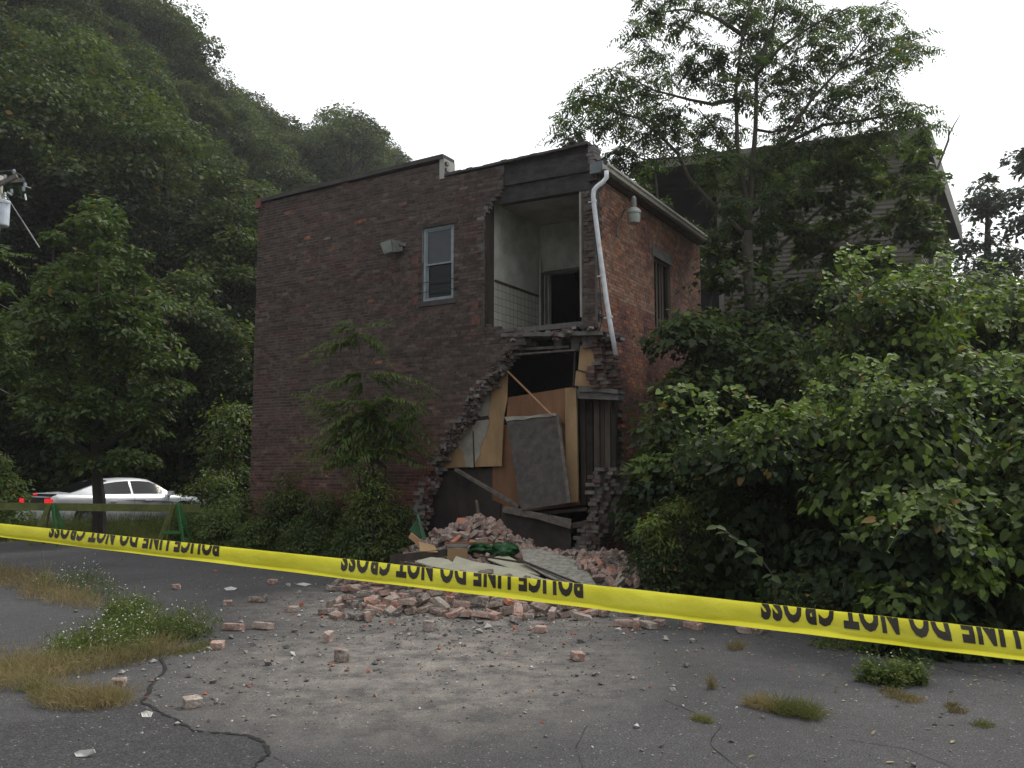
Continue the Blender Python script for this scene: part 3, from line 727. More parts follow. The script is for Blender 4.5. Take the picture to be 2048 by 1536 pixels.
# ---- floor edge: broken slab, joist ends, blocks
m = MB()
for i in range(120):
    px = rb.uniform(1010, 1235); y0 = 662 + (px - 1100) * -0.02 if px < 1190 else 668
    s, z = W(px, y0 + rb.uniform(-4, 10), .1); k = rb.uniform(.05, .13)
    p = WP(s, z, rb.uniform(0.02, .3)); a = Vector((rb.uniform(-1, 1), rb.uniform(-1, 1), rb.uniform(-.3, .3))).normalized(); bv = a.cross(Vector((rb.uniform(-.3, .3), rb.uniform(-.3, .3), 1))).normalized(); cv = a.cross(bv)
    m.pbox(p, a * k * 1.4, bv * k * .9, cv * k * .45, 0, rb.choice([(0.16, .15, .14), (.1, .085, .08), (.13, .08, .07), (.2, .19, .18)]))
m.build('broken_floor_edge', M['brick'], bld, tint=True)
m = MB(); a = WW(1010, 672, .12); b = WW(1210, 668, .12); m.bar(a, b, .3, .07); m.build('slab_edge', M['concrete'], bld)
for (x0, x1, y0, y1) in ((1108, 1122, 674, 702), (1142, 1158, 672, 700)):
    m = MB(); m.prism([WW(x0, y0, .2), WW(x1, y0, .2), WW(x1, y1, .2), WW(x0, y1, .2)], V * .6); m.build('joist_end', M['concrete'], bld)
m = MB(); m.bar(WW(1020, 700, .22), WW(1140, 694, .22), .12, .05); m.bar(WW(1000, 712, .16), WW(1155, 700, .16), .1, .03); m.build('window_head', M['greywood'], bld)

# ---- lower storey behind the fallen brick
def panel(name, pts, off, th, mm, lean=0.0):
    m = MB(); P = [WW(x, y, off) for x, y in pts]
    zmax = max(p.z for p in P)
    P = [p + V * ((p.z - zmax) * -lean * -1) for p in P] if lean else P
    m.prism(P, V * th); return m.build(name, M[mm], bld)
panel('plaster_lining', [(1010, 700), (986, 930), (880, 934), (850, 938), (830, 900), (930, 740), (985, 690)], 0.36, .03, 'oldplaster')
panel('tan_wallboard', [(984, 712), (1016, 712), (1014, 800), (1008, 830), (1003, 932), (872, 937), (905, 903), (940, 895), (970, 860), (982, 800)], 0.335, .02, 'plywood')
def ragged(pts, amp, rnd, sub=5):
    out = []
    for i in range(len(pts)):
        a, b = pts[i], pts[(i + 1) % len(pts)]
        for k in range(sub): out.append((a[0] + (b[0] - a[0]) * k / sub + rnd.uniform(-amp, amp), a[1] + (b[1] - a[1]) * k / sub + rnd.uniform(-amp, amp)))
    return out
panel('grey_plaster', ragged([(990, 735), (981, 790), (977, 830), (952, 841), (944, 870), (920, 888), (905, 903), (884, 935), (848, 938), (838, 900), (900, 790), (950, 730)], 1.6, rb, 4), 0.324, .010, 'oldplaster')
panel('plaster_crack', [(945, 862), (947, 862), (950, 934), (947, 934)], 0.316, .004, 'darkwood')
panel('torn_plaster', ragged([(950, 838), (974, 830), (978, 850), (972, 868), (966, 880), (960, 912), (944, 934), (930, 934), (928, 905), (915, 893), (918, 880), (940, 868)], 2.0, rb), 0.322, .010, 'paleplaster')
panel('plaster_scrap', ragged([(946, 834), (976, 831), (979, 838), (952, 842), (949, 850), (945, 850)], 1.0, rb, 2), 0.318, .012, 'darkwood')
panel('tan_patch', ragged([(905, 905), (918, 893), (930, 905), (929, 934), (903, 934)], 1.0, rb, 3), 0.327, .006, 'plywood')
panel('upper_ply', [(1016, 795), (1131, 776), (1131, 850), (1108, 835), (1012, 845)], 0.38, .02, 'orangewood')
panel('back_ply', [(985, 932), (1008, 850), (1130, 830), (1160, 1010), (1040, 1025), (985, 1000)], 0.42, .02, 'orangewood')
panel('tan_post', [(1130, 776), (1152, 774), (1156, 1004), (1137, 1006), (1131, 900)], 0.27, .05, 'plywood')
panel('hanging_board', [(1160, 690), (1192, 697), (1190, 742), (1184, 775), (1149, 771), (1152, 742), (1156, 741)], 0.20, .04, 'plywood')
m = MB(); m.bar(WW(1156, 740, .19), WW(1188, 749, .19), .02, .02); m.bar(WW(1159, 689, .19), WW(1191, 700, .19), .03, .03); m.bar(WW(1150, 704, .21), WW(1147, 776, .21), .03, .03); m.build('board_batten', M['darkwood'], bld)
# studs
for (x0, x1, mt) in ((1160, 1170, 'darkwood'), (1172, 1184, 'barkdark'), (1187, 1198, 'stud'), (1200, 1208, 'darkwood'), (1209, 1219, 'stud'), (1222, 1230, 'barkdark')):
    m = MB(); m.prism([WW(x0, 785, .55), WW(x1, 785, .55), WW(x1 + 2, 1010, .55), WW(x0 + 2, 1010, .55)], V * .09); m.build('stud', M[mt], bld)
m = MB(); m.prism([WW(x, y, 0.25) for x, y in [(1152, 777), (1236, 783), (1236, 800), (1156, 797)]], V * .3); m.prism([WW(x, y, 0.2) for x, y in ragged([(1156, 772), (1236, 778), (1236, 787), (1158, 783)], 1.5, rb, 6)], V * .3)
m.build('lintel', M['concrete'], bld)
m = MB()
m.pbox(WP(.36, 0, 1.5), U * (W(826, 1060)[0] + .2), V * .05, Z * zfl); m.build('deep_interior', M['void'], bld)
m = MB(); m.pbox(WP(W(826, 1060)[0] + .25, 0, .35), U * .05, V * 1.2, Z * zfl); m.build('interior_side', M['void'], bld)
panel('base_sheathing', [(838, 935), (905, 936), (1000, 936), (1045, 1015), (1010, 1075), (815, 1100), (820, 1000)], 0.44, .03, 'darkboard')
for x in (912, 955, 996):
    panel('sheathing_batten', [(x, 938), (x + 5, 938), (x + 4, 1050), (x - 1, 1050)], 0.425, .012, 'darkwood')
panel('lower_boarding', [(1004, 1026), (1010, 1018), (1142, 1050), (1142, 1120), (1000, 1110)], 0.10, .04, 'darkboard')
# remaining brick pier at the corner base
m = MB()
prof = [(W(1178, 942, .1)[0], W(1178, 942, .1)[1])]
zt_ = prof[0][1]
k = 0
while k * CH < zt_:
    z = k * CH; f = z / zt_
    sL = interp(f, [0, .3, .6, 1], [0.55, .33, .12, .10]); sR = interp(f, [0, .2, .5, .8, 1], [0.10, 0.02, -0.16, -0.36, -0.44])
    s = sR + rb.uniform(-.05, .05)
    while s < sL:
        L = rb.uniform(.09, .2)
        off = 0.02 + max(0, -s) * 1.0 + rb.uniform(-.04, .05)
        m.pbox(WP(s, z, off), U * (L - .01), V * .25, Z * .06, 0, shade1([(.12, .105, .095), (.14, .125, .11), (.08, .055, .046)]))
        m.pbox(WP(s - .005, z - .004, off + .012), U * (L), V * .24, Z * .0665, 1, (.11, .10, .09))
        s += L
    k += 1
m.build('broken_pier', [M['brick'], M['mortar']], bld, tint=True)
# bricks left standing under the floor edge, right side
m = MB()
for k in range(28):
    z = W(1200, 775, .1)[1] + k * CH
    if z > W(1200, 672, .1)[1]: break
    f = k / 24
    s = -0.30 + rb.uniform(-.03, .03) + .22 * f
    while s < 0.0 + .12 * (1 - f) + rb.uniform(-.04, .04):
        L = rb.uniform(.09, .2); off = 0.06 + max(0, -s) + rb.uniform(-.03, .04)
        m.pbox(WP(s, z, off), U * (L - .01), V * .2, Z * .06, 0, shade1([(.10, .065, .055), (.13, .11, .10), (.08, .05, .045)]))
        s += L
m.build('hanging_masonry', M['brick'], bld, tint=True)

# crumbled brick and mortar clinging along the break
m = MB(); edge_px = [(1048, 672), (1012, 704), (992, 740), (968, 768), (943, 795), (925, 838), (900, 868), (878, 905), (856, 935), (850, 975), (836, 1010), (826, 1060)]
for i in range(520):
    q = rb.uniform(0, len(edge_px) - 1.001); a_, b_ = edge_px[int(q)], edge_px[int(q) + 1]; f = q % 1
    x, y = a_[0] + (b_[0] - a_[0]) * f + rb.gauss(3, 6), a_[1] + (b_[1] - a_[1]) * f + rb.gauss(0, 4)
    s, z = W(x, y, .1); k = rb.uniform(.02, .07)
    av = Vector((rb.gauss(0, 1), rb.gauss(0, 1), rb.gauss(0, .5))).normalized(); bv = av.cross(Vector((rb.gauss(0, .4), rb.gauss(0, .4), 1))).normalized(); cv = av.cross(bv)
    m.pbox(WP(s, z, rb.uniform(.0, .26)), av * k * 1.5, bv * k, cv * k * .7, 0, shade1([(.13, .12, .105), (.16, .15, .135), (.09, .055, .045), (.11, .075, .06)]))
m.build('crumbled_edge', M['brick'], bld, tint=True)

# ---- sash window
winp = MB()
def rectframe(m, s0, s1, z0, z1, off, w, d, Pf=WP):
    p = Pf(s0, z0, off); du = Pf(s0 + 1, z0, off) - p; dv = Pf(s0, z0, off + 1) - p
    m.pbox(Pf(s0, z0, off), du * w, dv * d, Z * (z1 - z0)); m.pbox(Pf(s1 - w, z0, off), du * w, dv * d, Z * (z1 - z0))
    m.pbox(Pf(s0 + w, z0, off), du * (s1 - s0 - 2 * w), dv * d, Z * w); m.pbox(Pf(s0 + w, z1 - w, off), du * (s1 - s0 - 2 * w), dv * d, Z * w)
rectframe(winp, w_s0 + .02, w_s1 - .02, w_z0 + .03, w_z1 - .04, 0.03, .05, .09); wf = winp.build('window', M['winframe'], bld)
zm = (w_z0 + w_z1) / 2 - .02
m = MB(); rectframe(m, w_s0 + .07, w_s1 - .07, zm, w_z1 - .09, 0.05, .03, .03); m.build('sash', M['winframe'], wf)
m = MB(); rectframe(m, w_s0 + .07, w_s1 - .07, w_z0 + .08, zm + .04, 0.085, .035, .03); m.build('sash', M['winframe'], wf)
m = MB(); m.pbox(WP(w_s0 + .09, zm + .02, .066), U * (w_s1 - w_s0 - .18), V * .006, Z * (w_z1 - zm - .14)); m.build('pane', M['pane'], wf)
m = MB(); m.pbox(WP(w_s0 + .09, w_z0 + .1, .10), U * (w_s1 - w_s0 - .18), V * .006, Z * (zm - w_z0 - .1)); m.build('pane', M['carglass'], wf)
m = MB(); m.pbox(WP(w_s0 - .08, w_z0 - .07, -.03), U * (w_s1 - w_s0 + .16), V * .16, Z * .10); m.build('sill', M['coping'], wf)
m = MB(); m.pbox(WP(w_s0 - .1, w_z1 - .04, -.012), U * (w_s1 - w_s0 + .2), V * .14, Z * .075); m.build('window_lintel', M['darkwood'], wf)
for dz in (.22, .42):
    m = MB(); m.bar(WP(w_s0 - .08, w_z0 + dz, -.02), WP(w_s1 + .08, w_z0 + dz, -.02), .012, .012); m.pbox(WP(w_s0 - .1, w_z0 + dz - .02, -.02), U * .05, V * .03, Z * .04); m.pbox(WP(w_s1 + .05, w_z0 + dz - .02, -.02), U * .05, V * .03, Z * .04)
    m.build('guard_bar', M['blackplastic'], wf)
# ---- side window
m = MB(); rectframe(m, sw_t0 + .01, sw_t1 - .01, sw_z0 + .01, sw_z1 - .01, 0.05, .06, .08, SP_); sw = m.build('side_window', M['darkwood'], bld)
m = MB(); m.pbox(SP_(sw_t0 + .07, sw_z0 + .06, .09), V * (sw_t1 - sw_t0 - .14), U * .01, Z * (sw_z1 - sw_z0 - .12)); m.build('pane', M['carglass'], sw)
m = MB(); m.pbox(SP_(sw_t0 - .1, sw_z1, -.02), V * (sw_t1 - sw_t0 + .2), U * .12, Z * .22); m.build('window_lintel', M['concrete'], sw)
m = MB(); m.pbox(SP_(sw_t0 - .06, sw_z0 - .1, -.05), V * (sw_t1 - sw_t0 + .12), U * .15, Z * .10); m.build('sill', M['concrete'], sw)
m = MB()
for q in (.25, .5, .72): m.pbox(SP_(sw_t0 + .07 + q * .7, sw_z0 + .06, .06), V * .09, U * .02, Z * (sw_z1 - sw_z0 - .12))
m.build('window_boards', M['darkwood'], sw)

# ---- eaves, gutter, downpipe
gt = TEND - S(1210, 326, -0.25)[0]
t0 = S(1210, 326, -0.25)[0]
m = MB()
m.pbox(C0 + U * 0.0 + V * (t0 + .03) + Z * (z_gut - .12), U * -0.17, V * gt, Z * .02)
m.pbox(C0 + U * -0.17 + V * (t0 + .03) + Z * (z_gut - .13), U * -0.02, V * gt, Z * .15)
m.build('soffit', M['greywood'], bld)
m = MB(); g0 = C0 + U * -0.193 + V * t0 + Z * (z_gut - .11)
prof = [(0, 0), (.07, 0), (.085, .05), (.12, .07), (.12, .11), (.108, .11), (.105, .08), (.075, .06), (.06, .012), (.01, .012), (.01, .11), (0, .11)]
m.prism([g0 - U * x + Z * z for x, z in prof], V * gt); gut = m.build('gutter', M['gutter'], bld)
m = MB(); m.prism([C0 + V * (t0 - .01) + Z * z_gut + U * a + Z * b for a, b in [(.05, -.15), (-.15, -.15), (-.2, -.08), (-.2, .06), (.05, .04)]], V * .06); m.build('flashing_box', M['greyblue'], bld)
Yp = 14.72
pp = [at(x, y, Yp) for x, y in [(1213, 342), (1213, 355), (1206, 364), (1194, 373), (1188, 380), (1186.5, 392), (1188, 410), (1193, 450), (1199, 498), (1206, 548), (1213, 600), (1221, 650), (1232, 711)]]
m = MB(); m.tube(pp, 0.042, 12); dp = m.build('downpipe', M['whitemetal'], bld, smooth=True)
for x, y in [(1188, 402), (1206, 551), (1220, 634)]:
    p = at(x, y, Yp); m = MB(); m.tube([p + Z * .02, p - Z * .02], .05, 12); m.bar(p, p + U * .12 + V * .02, .02, .02); m.build('pipe_clip', M['whitemetal'], dp)
m = MB(); a, b = at(1186, 470, 14.9), at(1192, 470, 14.9)
m.tube([at(1196, 340, 15.1), at(1197, 420, 15.0), at(1192, 480, 15.0), at(1199, 560, 15.0), at(1205, 640, 15.0), at(1196, 668, 15.0)], .012, 6); m.build('cable', M['blackplastic'], bld)

# ---- lamps fixed on the walls (things of their own)
s, z = W(800, 500); fl = empty('flood_light', WP(s, z), 'grey box-shaped wall flood light on the dark brick left of the sash window', 'wall light')
def WPr(ds, dz, off): return WP(s + ds, z + dz, off)
m = MB()
a = [WPr(.26, .12, -.33), WPr(-.02, .16, -.30), WPr(-.10, .14, -.04), WPr(.14, .12, -.04)]
b = [WPr(.20, -.13, -.26), WPr(.0, -.10, -.22), WPr(-.10, -.04, -.04), WPr(.14, -.06, -.04)]
m.add(a + b, [(0, 1, 2, 3), (7, 6, 5, 4), (0, 4, 5, 1), (1, 5, 6, 2), (2, 6, 7, 3), (3, 7, 4, 0)]); m.build('housing', M['aged'], fl)
m = MB(); f = [WPr(.248, .10, -.342), WPr(-.01, .135, -.315), WPr(.005, -.085, -.24), WPr(.195, -.115, -.282)]; m.prism(f, (0.0, -.012, 0)); m.build('lens', M['lens'], fl)
m = MB(); m.bar(WPr(-.12, .1, .0), WPr(-.09, .08, -.14), .05, .06); m.tube([WPr(-.14, .13, -.02), WPr(-.14, .05, -.02)], .02, 8); m.build('bracket', M['aged'], fl)
t, z = S(1232, 455); b0 = C0 + V * t + Z * z; yl = empty('yard_light', b0, 'round grey yard light on a curved arm on the brick side wall', 'wall light')
h = at(1268, 428, b0.y - .35)
m = MB(); m.tube([b0 - U * .02 - Z * .12, b0 - U * .04 + Z * .0, b0 - U * .10 + Z * .16, b0.lerp(h, .5) + Z * .22, b0.lerp(h, .8) + Z * .12, h + Z * .10], .017, 8); m.pbox(b0 - U * .03 - V * .03 - Z * .16, V * .06, U * .03, Z * .12); m.build('arm', M['aged'], yl, smooth=False)
def lathe(m, c, prof, n=20, mi=0):
    for (r0, z0), (r1, z1) in zip(prof, prof[1:]):
        vs_ = []
        for k in range(n):
            t_ = 2 * math.pi * k / n; vs_ += [(c.x + r0 * math.cos(t_), c.y + r0 * math.sin(t_), c.z + z0), (c.x + r1 * math.cos(t_), c.y + r1 * math.sin(t_), c.z + z1)]
        m.add(vs_, [(2 * k, 2 * k + 1, (2 * k + 3) % (2 * n), (2 * k + 2) % (2 * n)) for k in range(n)], mi)
m = MB(); lathe(m, h, [(0, .125), (.06, .12), (.115, .08), (.135, .03), (.135, .005), (.12, 0)]); m.build('reflector_cap', M['lens'], yl, smooth=True)
m = MB(); lathe(m, h, [(.12, 0), (.118, -.08), (.10, -.17), (.06, -.19), (0, -.19)]); m.build('refractor', M['lens'], yl, smooth=True)
m = MB(); lathe(m, h, [(.0, .30), (.045, .30), (.05, .27), (.05, .12), (.0, .12)]); m.build('ballast', M['aged'], yl)
m = MB(); lathe(m, h, [(.0, .345), (.03, .34), (.035, .30), (0, .30)]); m.build('photocell', M['lens'], yl)

#=====HOUSE=====
hR = Vector(((1857 - 1024) / F * 22.6, 22.6, 0)); hL = Vector(((1285 - 1024) / F * 25.2, 25.2, 0))
HT = at(1857, 284, 22.6).z; HD = (hL - hR).normalized(); HN = Vector((-HD.y, HD.x, 0)); HN = HN if HN.y > 0 else -HN; HS = Vector((math.sin(R(31.6)), math.cos(R(31.6)), 0))
hw = (hL - hR).length
house = empty('clapboard_house', hR, 'tall weathered clapboard house rising behind the tree and vines', 'house')
def clap(m, a, d, ln, z0, z1, outn, pitch=0.125):
    z = z0
    while z < z1:
        zz = min(z + pitch, z1)
        p = a + Z * z + outn * 0.022; q = a + Z * zz + outn * 0.002
        m.add([p, p + d * ln, q + d * ln, q], [(0, 1, 2, 3)]); m.add([p, p + d * ln, p + d * ln - outn * .02, p - outn * .02], [(3, 2, 1, 0)])
        z = zz
LW = (Vector(((1443 - 1024) / F * 24, 24, 0)) - hR).length
m = MB(); clap(m, hR, HD, LW, 0, HT, -HN); m.build('clapboard_wall', M['siding'], house)
m = MB(); clap(m, hR, HS, 11.0, 0, HT - .2, Vector((HS.y, -HS.x, 0))); m.build('side_clapboard_wall', M['siding'], house)
m = MB(); p = hR + HD * LW; m.pbox(p + HN * 1.6, HD * (hw - LW + 3), HN * .2, Z * (HT - .1)); m.pbox(p, HN * 1.6, -HD * .1, Z * (HT - .1)); m.build('recessed_wall', M['shadeclad'], house)  # recess shade is put into the wall colour
m = MB(); m.pbox(hR + HN * .05 + HS * .1, HD * LW * .98, HN * .1, Z * (HT - .1)); m.pbox(hR + HN * 10, HD * (hw + 2), HN * .2, Z * HT); m.pbox(hL + HN * .1 + HD * 2.8, HD * .2, HN * 9.8, Z * HT); m.build('rear_walls', M['shadeclad'], house)
m = MB(); r0 = hR - HN * .35 - HD * .3 + Z * HT
m.add([r0 + Z * .0, hR + HD * (hw + .2) - HN * .35 + Z * (HT + .0), hR + HD * (hw + .2) + HN * 10 + Z * (HT + .0), hR + HS * 11.4 - HD * .3 + Z * HT], [(0, 1, 2, 3)])
b_ = [Vector(v) + Z * .28 for v in m.v[:4]]; m.add(b_, [(0, 1, 2, 3)]); m.add(m.v[:4] + b_, [(0, 1, 5, 4), (1, 2, 6, 5), (2, 3, 7, 6), (3, 0, 4, 7)]); m.build('roof', M['trim'], house)
m = MB(); so_ = Vector((HS.y, -HS.x, 0)); m.pbox(hR + so_ * .3 - HN * .36 + Z * (HT - .42), HS * 11.5, so_ * .05, Z * .72); m.pbox(hR + so_ * .02 + Z * (HT - .15), HS * 11.2, so_ * .29, Z * .04); m.build('eaves_board', M['trim'], house)
m = MB(); m.pbox(hR + so_ * .024 - HN * .02, HD * .14, -HN * .03, Z * (HT - .02)); m.pbox(hR + HD * LW - HN * .02, -HD * .14, -HN * .03, Z * (HT - .02)); m.build('corner_boards', M['trim'], house)
m = MB(); p = hR + HS * 2.2 + so_ * .03 + Z * (HT - 3.1); m.pbox(p, HS * 1.1, so_ * .06, Z * 1.8); swn = m.build('house_window', M['trim'], house)
m = MB(); m.pbox(p + HS * .1 + so_ * .062 + Z * .1, HS * .9, so_ * .01, Z * 1.6); m.build('pane', M['carglass'], swn)

#=====TREES ON THE HILL=====
rg = np.random.default_rng(7)
def tree_meshes(seed, h, w, nclump, per, leaf, conifer=False):
    g = np.random.default_rng(seed); lb = LB()
    for k in range(nclump):
        if conifer:
            t = (k + .5) / nclump; z = h * (0.15 + .85 * t); r = w * (1 - t) * g.uniform(.7, 1.1) + .15; a = g.random() * 6.28
            clump(lb, g, (r * .75 * math.cos(a), r * .75 * math.sin(a), z), .35 + .5 * (1 - t), per, leaf, 'diamond', 0.0, .5, 1.0, .3)
        else:
            v = nrm(g.normal(size=(1, 3)))[0]; q = g.uniform(.55, 1.0)
            zz = h * (.58 + .36 * v[2] * q)
            wid = w * (1.0 if zz < h * .7 else 0.85)
            c = (v[0] * q * wid, v[1] * q * wid, zz)
            clump(lb, g, c, g.uniform(.75, 1.35), per, leaf, 'diamond', g.uniform(0, .4) * (v[2] > 0), .85, .5, .7, .5 * (v[2] > 0), spread=.35, upb=.62)  # upper clumps yellower, sunlight painted in beside new growth
    cm = lb.mesh('crown', M['leaf_conifer'] if conifer else M['leaf_hill'])
    m = MB(); pts = [(0, 0, -1.5), (g.uniform(-.1, .1), g.uniform(-.1, .1), h * .35), (g.uniform(-.3, .3), g.uniform(-.3, .3), h * .9)]
    m.tube(pts, [.22, .15, .03], 7)
    if not conifer:
        for k in range(7):
            a = g.random() * 6.28; z = h * g.uniform(.25, .6); p = Vector((0, 0, z)); q = p + Vector((math.cos(a) * w * .75, math.sin(a) * w * .75, h * g.uniform(.1, .25))); m.tube([p, p.lerp(q, .5) + Z * .15, q], [.09, .06, .02], 5)
    to = m.build('trunk_src', M['barkdark']); tm = to.data; tm.name = 'trunk'; bpy.data.objects.remove(to)
    return cm, tm
VAR = [tree_meshes(100 + i, 10.5 + i * .4, 2.8 + .3 * (i % 3), 52, 400, .175) for i in range(5)]
CON = [tree_meshes(200, 11, 2.2, 60, 90, .26, True), tree_meshes(201, 9, 1.8, 50, 90, .26, True)]
def put_tree(name, v, loc, sc, rot, label, group, cat='tree'):
    t = empty(name, loc, label, cat, group); t.scale = (sc[0], sc[0], sc[1]); t.rotation_euler = (0, 0, rot)
    for nm, me in (('crown', v[0]), ('trunk', v[1])):
        o = bpy.data.objects.new(nm, me); col.objects.link(o); o.parent = t
    return t
rt = random.Random(42)
hillset = []
LM = 'broad green tree in the dense wood covering the hillside left of the building'
GH = 'trees massed on the wooded hillside'
# skyline trees
sky_rows = [(150, -130), (215, -50), (268, -8), (312, 22), (352, 100), (392, 150), (440, 195), (480, 206), (530, 228), (572, 240), (604, 262), (640, 235), (690, 222), (740, 262), (782, 305)]
for px, py in sky_rows:
    Y = interp(px, HPX, HY1); top = at(px, py, Y).z; gz = hill_z(px, Y)
    conif = px in (440, 480, 530)
    v = rt.choice(CON) if conif else rt.choice(VAR)
    hh = 10.0 if conif else 10.8
    sc = max(.6, min(1.5, (top - gz) / hh))
    lab = {690: 'round-topped tree standing highest on the far ridge left of the roof parapet', 312: 'dark tree leaning out at the steep top edge of the hill against the sky',
           530: 'narrow conifer pricking the skyline halfway down the ridge', 480: 'spiky conifer on the ridge just uphill of the narrow one'}.get(px)
    put_tree('conifer' if conif else 'hill_tree', v, (hx(px, Y), Y, gz - .2), (sc * (0.9 if conif else 1.0), sc), rt.uniform(0, 6.28), lab or 'tree on the ridge line of the wooded hill, edged by the sky', 'trees along the ridge line')
cnt = 0
for row, t in enumerate([0.0, .09, .19, .29, .39, .5, .61, .72, .83, .93]):
    px = -560 + rt.uniform(0, 60)
    while px < 980:
        Y0, Y1, Hh = hill_info(px); Y = Y0 + (Y1 - Y0) * t + rt.uniform(-1.2, 1.2)
        step = 4.6 * F / Y
        if (px > -380 or row < 4) and not (t > .55 and px > 800):
            v = rt.choice(VAR); sc = rt.uniform(.62, 1.2) * (0.8 if row == 0 else 1.0)
            put_tree('hill_tree', v, (hx(px, Y), Y, hill_z(px, Y) - .3), (sc * 1.05, sc), rt.uniform(0, 6.28), LM, GH); cnt += 1
        px += step * rt.uniform(.8, 1.25)
print('hill trees', cnt)
# undergrowth on the slope and its foot
lb = LB(); n = 60000
pxa = rg.uniform(-700, 1100, n); tt = rg.random(n) ** 1.6
P = np.zeros((n, 3))
for i in range(n):
    Y0, Y1, Hh = hill_info(pxa[i]); Y = Y0 - 1.5 + (Y1 - Y0 + 1.5) * tt[i]; P[i] = (hx(pxa[i], Y), Y, (hill_z(pxa[i], Y) if Y > Y0 else 0) + rg.random() ** 1.5 * 1.8 * (1 - .3 * tt[i]))
L = rg.uniform(.16, .34, n)
lb.add(P, rg.normal(size=(n, 3)) * .5 + [0, -.3, .7], rg.normal(size=(n, 3)) + [0, 0, -.3], L, L * .7, 'diamond', np.clip(rg.normal(0.05, .2, n), 0, 1))
tag(lb.build('undergrowth', M['leaf_hill']), 'dense low green undergrowth spread over the wooded slope', 'undergrowth', kind='stuff')

#=====BUSHES AND TREES NEARBY=====
def bush(name, px, Y, top, rx, ry, n, leaf, kind, mat_, label, cat='bush', group=None, young=.3, lumps=30, droop=.8, asp=.8, seed=None, z0=0.0, stems=6, low=0.05, inner=.35, fill=0.33):
    g = np.random.default_rng(seed if seed is not None else abs(hash((px, int(Y * 10), top))) % 99999)
    c = Vector(((px - 1024) / F * Y * 1.0, Y, z0)); h = at(px, top, Y).z - z0
    root = empty(name, c, label, cat, group); lb = LB()
    for k in range(lumps):
        v = nrm(g.normal(size=(1, 3)))[0]; v[2] = abs(v[2]); 
        if g.random() < .35: v[2] *= .3; v = v / np.linalg.norm(v)
        rr = g.uniform(.22, .42) * (rx + ry + h * .5) / 2.5
        q = g.uniform(.7, .95)
        cc = np.array([v[0] * (rx - rr * .6) * q, v[1] * (ry - rr * .6) * q, h * low + v[2] * (h * (1 - low) - rr * .7) * q])
        clump(lb, g, cc, rr, int(n * (1.85 if kind == 'heart' else 1.15) / lumps), leaf * (.7 if kind == 'heart' else .85), kind, max(0, young * (g.random() * 1.4 - .4) * (v[2] > .35)), .75, droop, asp, young * .9 * (v[2] > .45), spread=.6, upb=.4 if kind == 'heart' else .6)  # young tint on upper lumps also paints their sunlit tops
    ni = int(n * inner)
    v = nrm(g.normal(size=(ni, 3))); v[:, 2] = np.abs(v[:, 2]); P = v * (g.random(ni) ** .4)[:, None] * np.array([rx * .85, ry * .85, h * .85])
    Ls = leaf * g.uniform(.8, 1.4, ni); lb.add(P, v + g.normal(size=(ni, 3)) * .6, g.normal(size=(ni, 3)) + [0, 0, -.6], Ls, Ls * asp, kind, np.zeros(ni))
    lb.build('foliage', mat_, root)
    m = MB()
    for k in range(stems):
        a = g.random() * 6.28; e = Vector((math.cos(a) * rx * .6, math.sin(a) * ry * .6, h * g.uniform(.5, .85)))
        m.tube([(math.cos(a) * .1, math.sin(a) * .1, -.05), tuple(e * .5 + Vector((0, 0, h * .1))), tuple(e)], [.03, .02, .008], 5)
    st = m.build('stems', M['barkdark']); st.parent = root
    return root
VG = 'vine-covered shrubs of the right thicket'
bush('vine_mound', 1840, 9.7, 700, 1.35, 1.1, 9000, .125, 'heart', M['leaf_vine'], 'broad mound of heart-leaved vines, nearest the right side of the tape', 'vine', VG, .42, 44, low=.0, seed=1)
bush('vine_mound', 1565, 11.1, 762, 1.35, .9, 8500, .12, 'heart', M['leaf_vine'], 'rounded vine mound whose sunlit top hangs over a black hollow', 'vine', VG, .5, 38, low=.5, seed=2, inner=.12)
bush('maple_shrub', 1350, 12.9, 738, .72, .7, 3800, .14, 'maple', M['leaf_vine'], 'lobed-leaf shrub pressed against the corner of the brick side wall', 'shrub', None, .28, 26, low=.2, seed=3)
bush('small_shrub', 1345, 11.5, 948, .58, .5, 4600, .06, 'leaf', M['leaf_weed'], 'small fine-leaved shrub standing alone before the broken building corner', 'shrub', None, .8, 26, asp=.5, seed=4, low=.15)
bush('vine_mound', 1835, 8.3, 958, .75, .55, 3800, .12, 'heart', M['leaf_vine'], 'low vine hump with large pale leaves spilling to the asphalt edge', 'vine', VG, .38, 22, low=0, seed=5)
bush('vine_mound', 2075, 8.6, 800, .95, .9, 4600, .125, 'heart', M['leaf_vine'], 'dark vine heap cut by the right edge of the photo above the tape', 'vine', VG, .2, 26, low=0, seed=6)
bush('vine_mound', 1640, 9.7, 1110, .7, .5, 2600, .10, 'heart', M['leaf_vine'], 'dark low vine heap under the black hollow', 'vine', VG, .08, 20, low=0, seed=7)
bush('vine_arch', 1775, 12.6, 478, 1.35, .9, 9000, .13, 'heart', M['leaf_vine'], 'tall arching vine draped bright yellow-green below the clapboard corner', 'vine', VG, .62, 36, low=.35, seed=8)
bush('vine_mound', 2010, 13.2, 520, 1.2, 1.0, 6500, .13, 'heart', M['leaf_vine'], 'high vine slope running down to the right photo edge under the dark far trees', 'vine', VG, .5, 34, low=.2, seed=9)
bush('maple_shrub', 1400, 14.6, 545, .9, .8, 5000, .15, 'maple', M['leaf_vine'], 'maple sapling crown in front of the side window of the brick wall', 'shrub', None, .15, 26, low=.2, seed=10)
bush('dense_shrub', 1560, 14.6, 585, 1.2, 1.0, 6000, .14, 'maple', M['leaf_vine'], 'dense dark shrub around the trunk of the tall feathery tree', 'shrub', None, .12, 34, low=.1, seed=11)
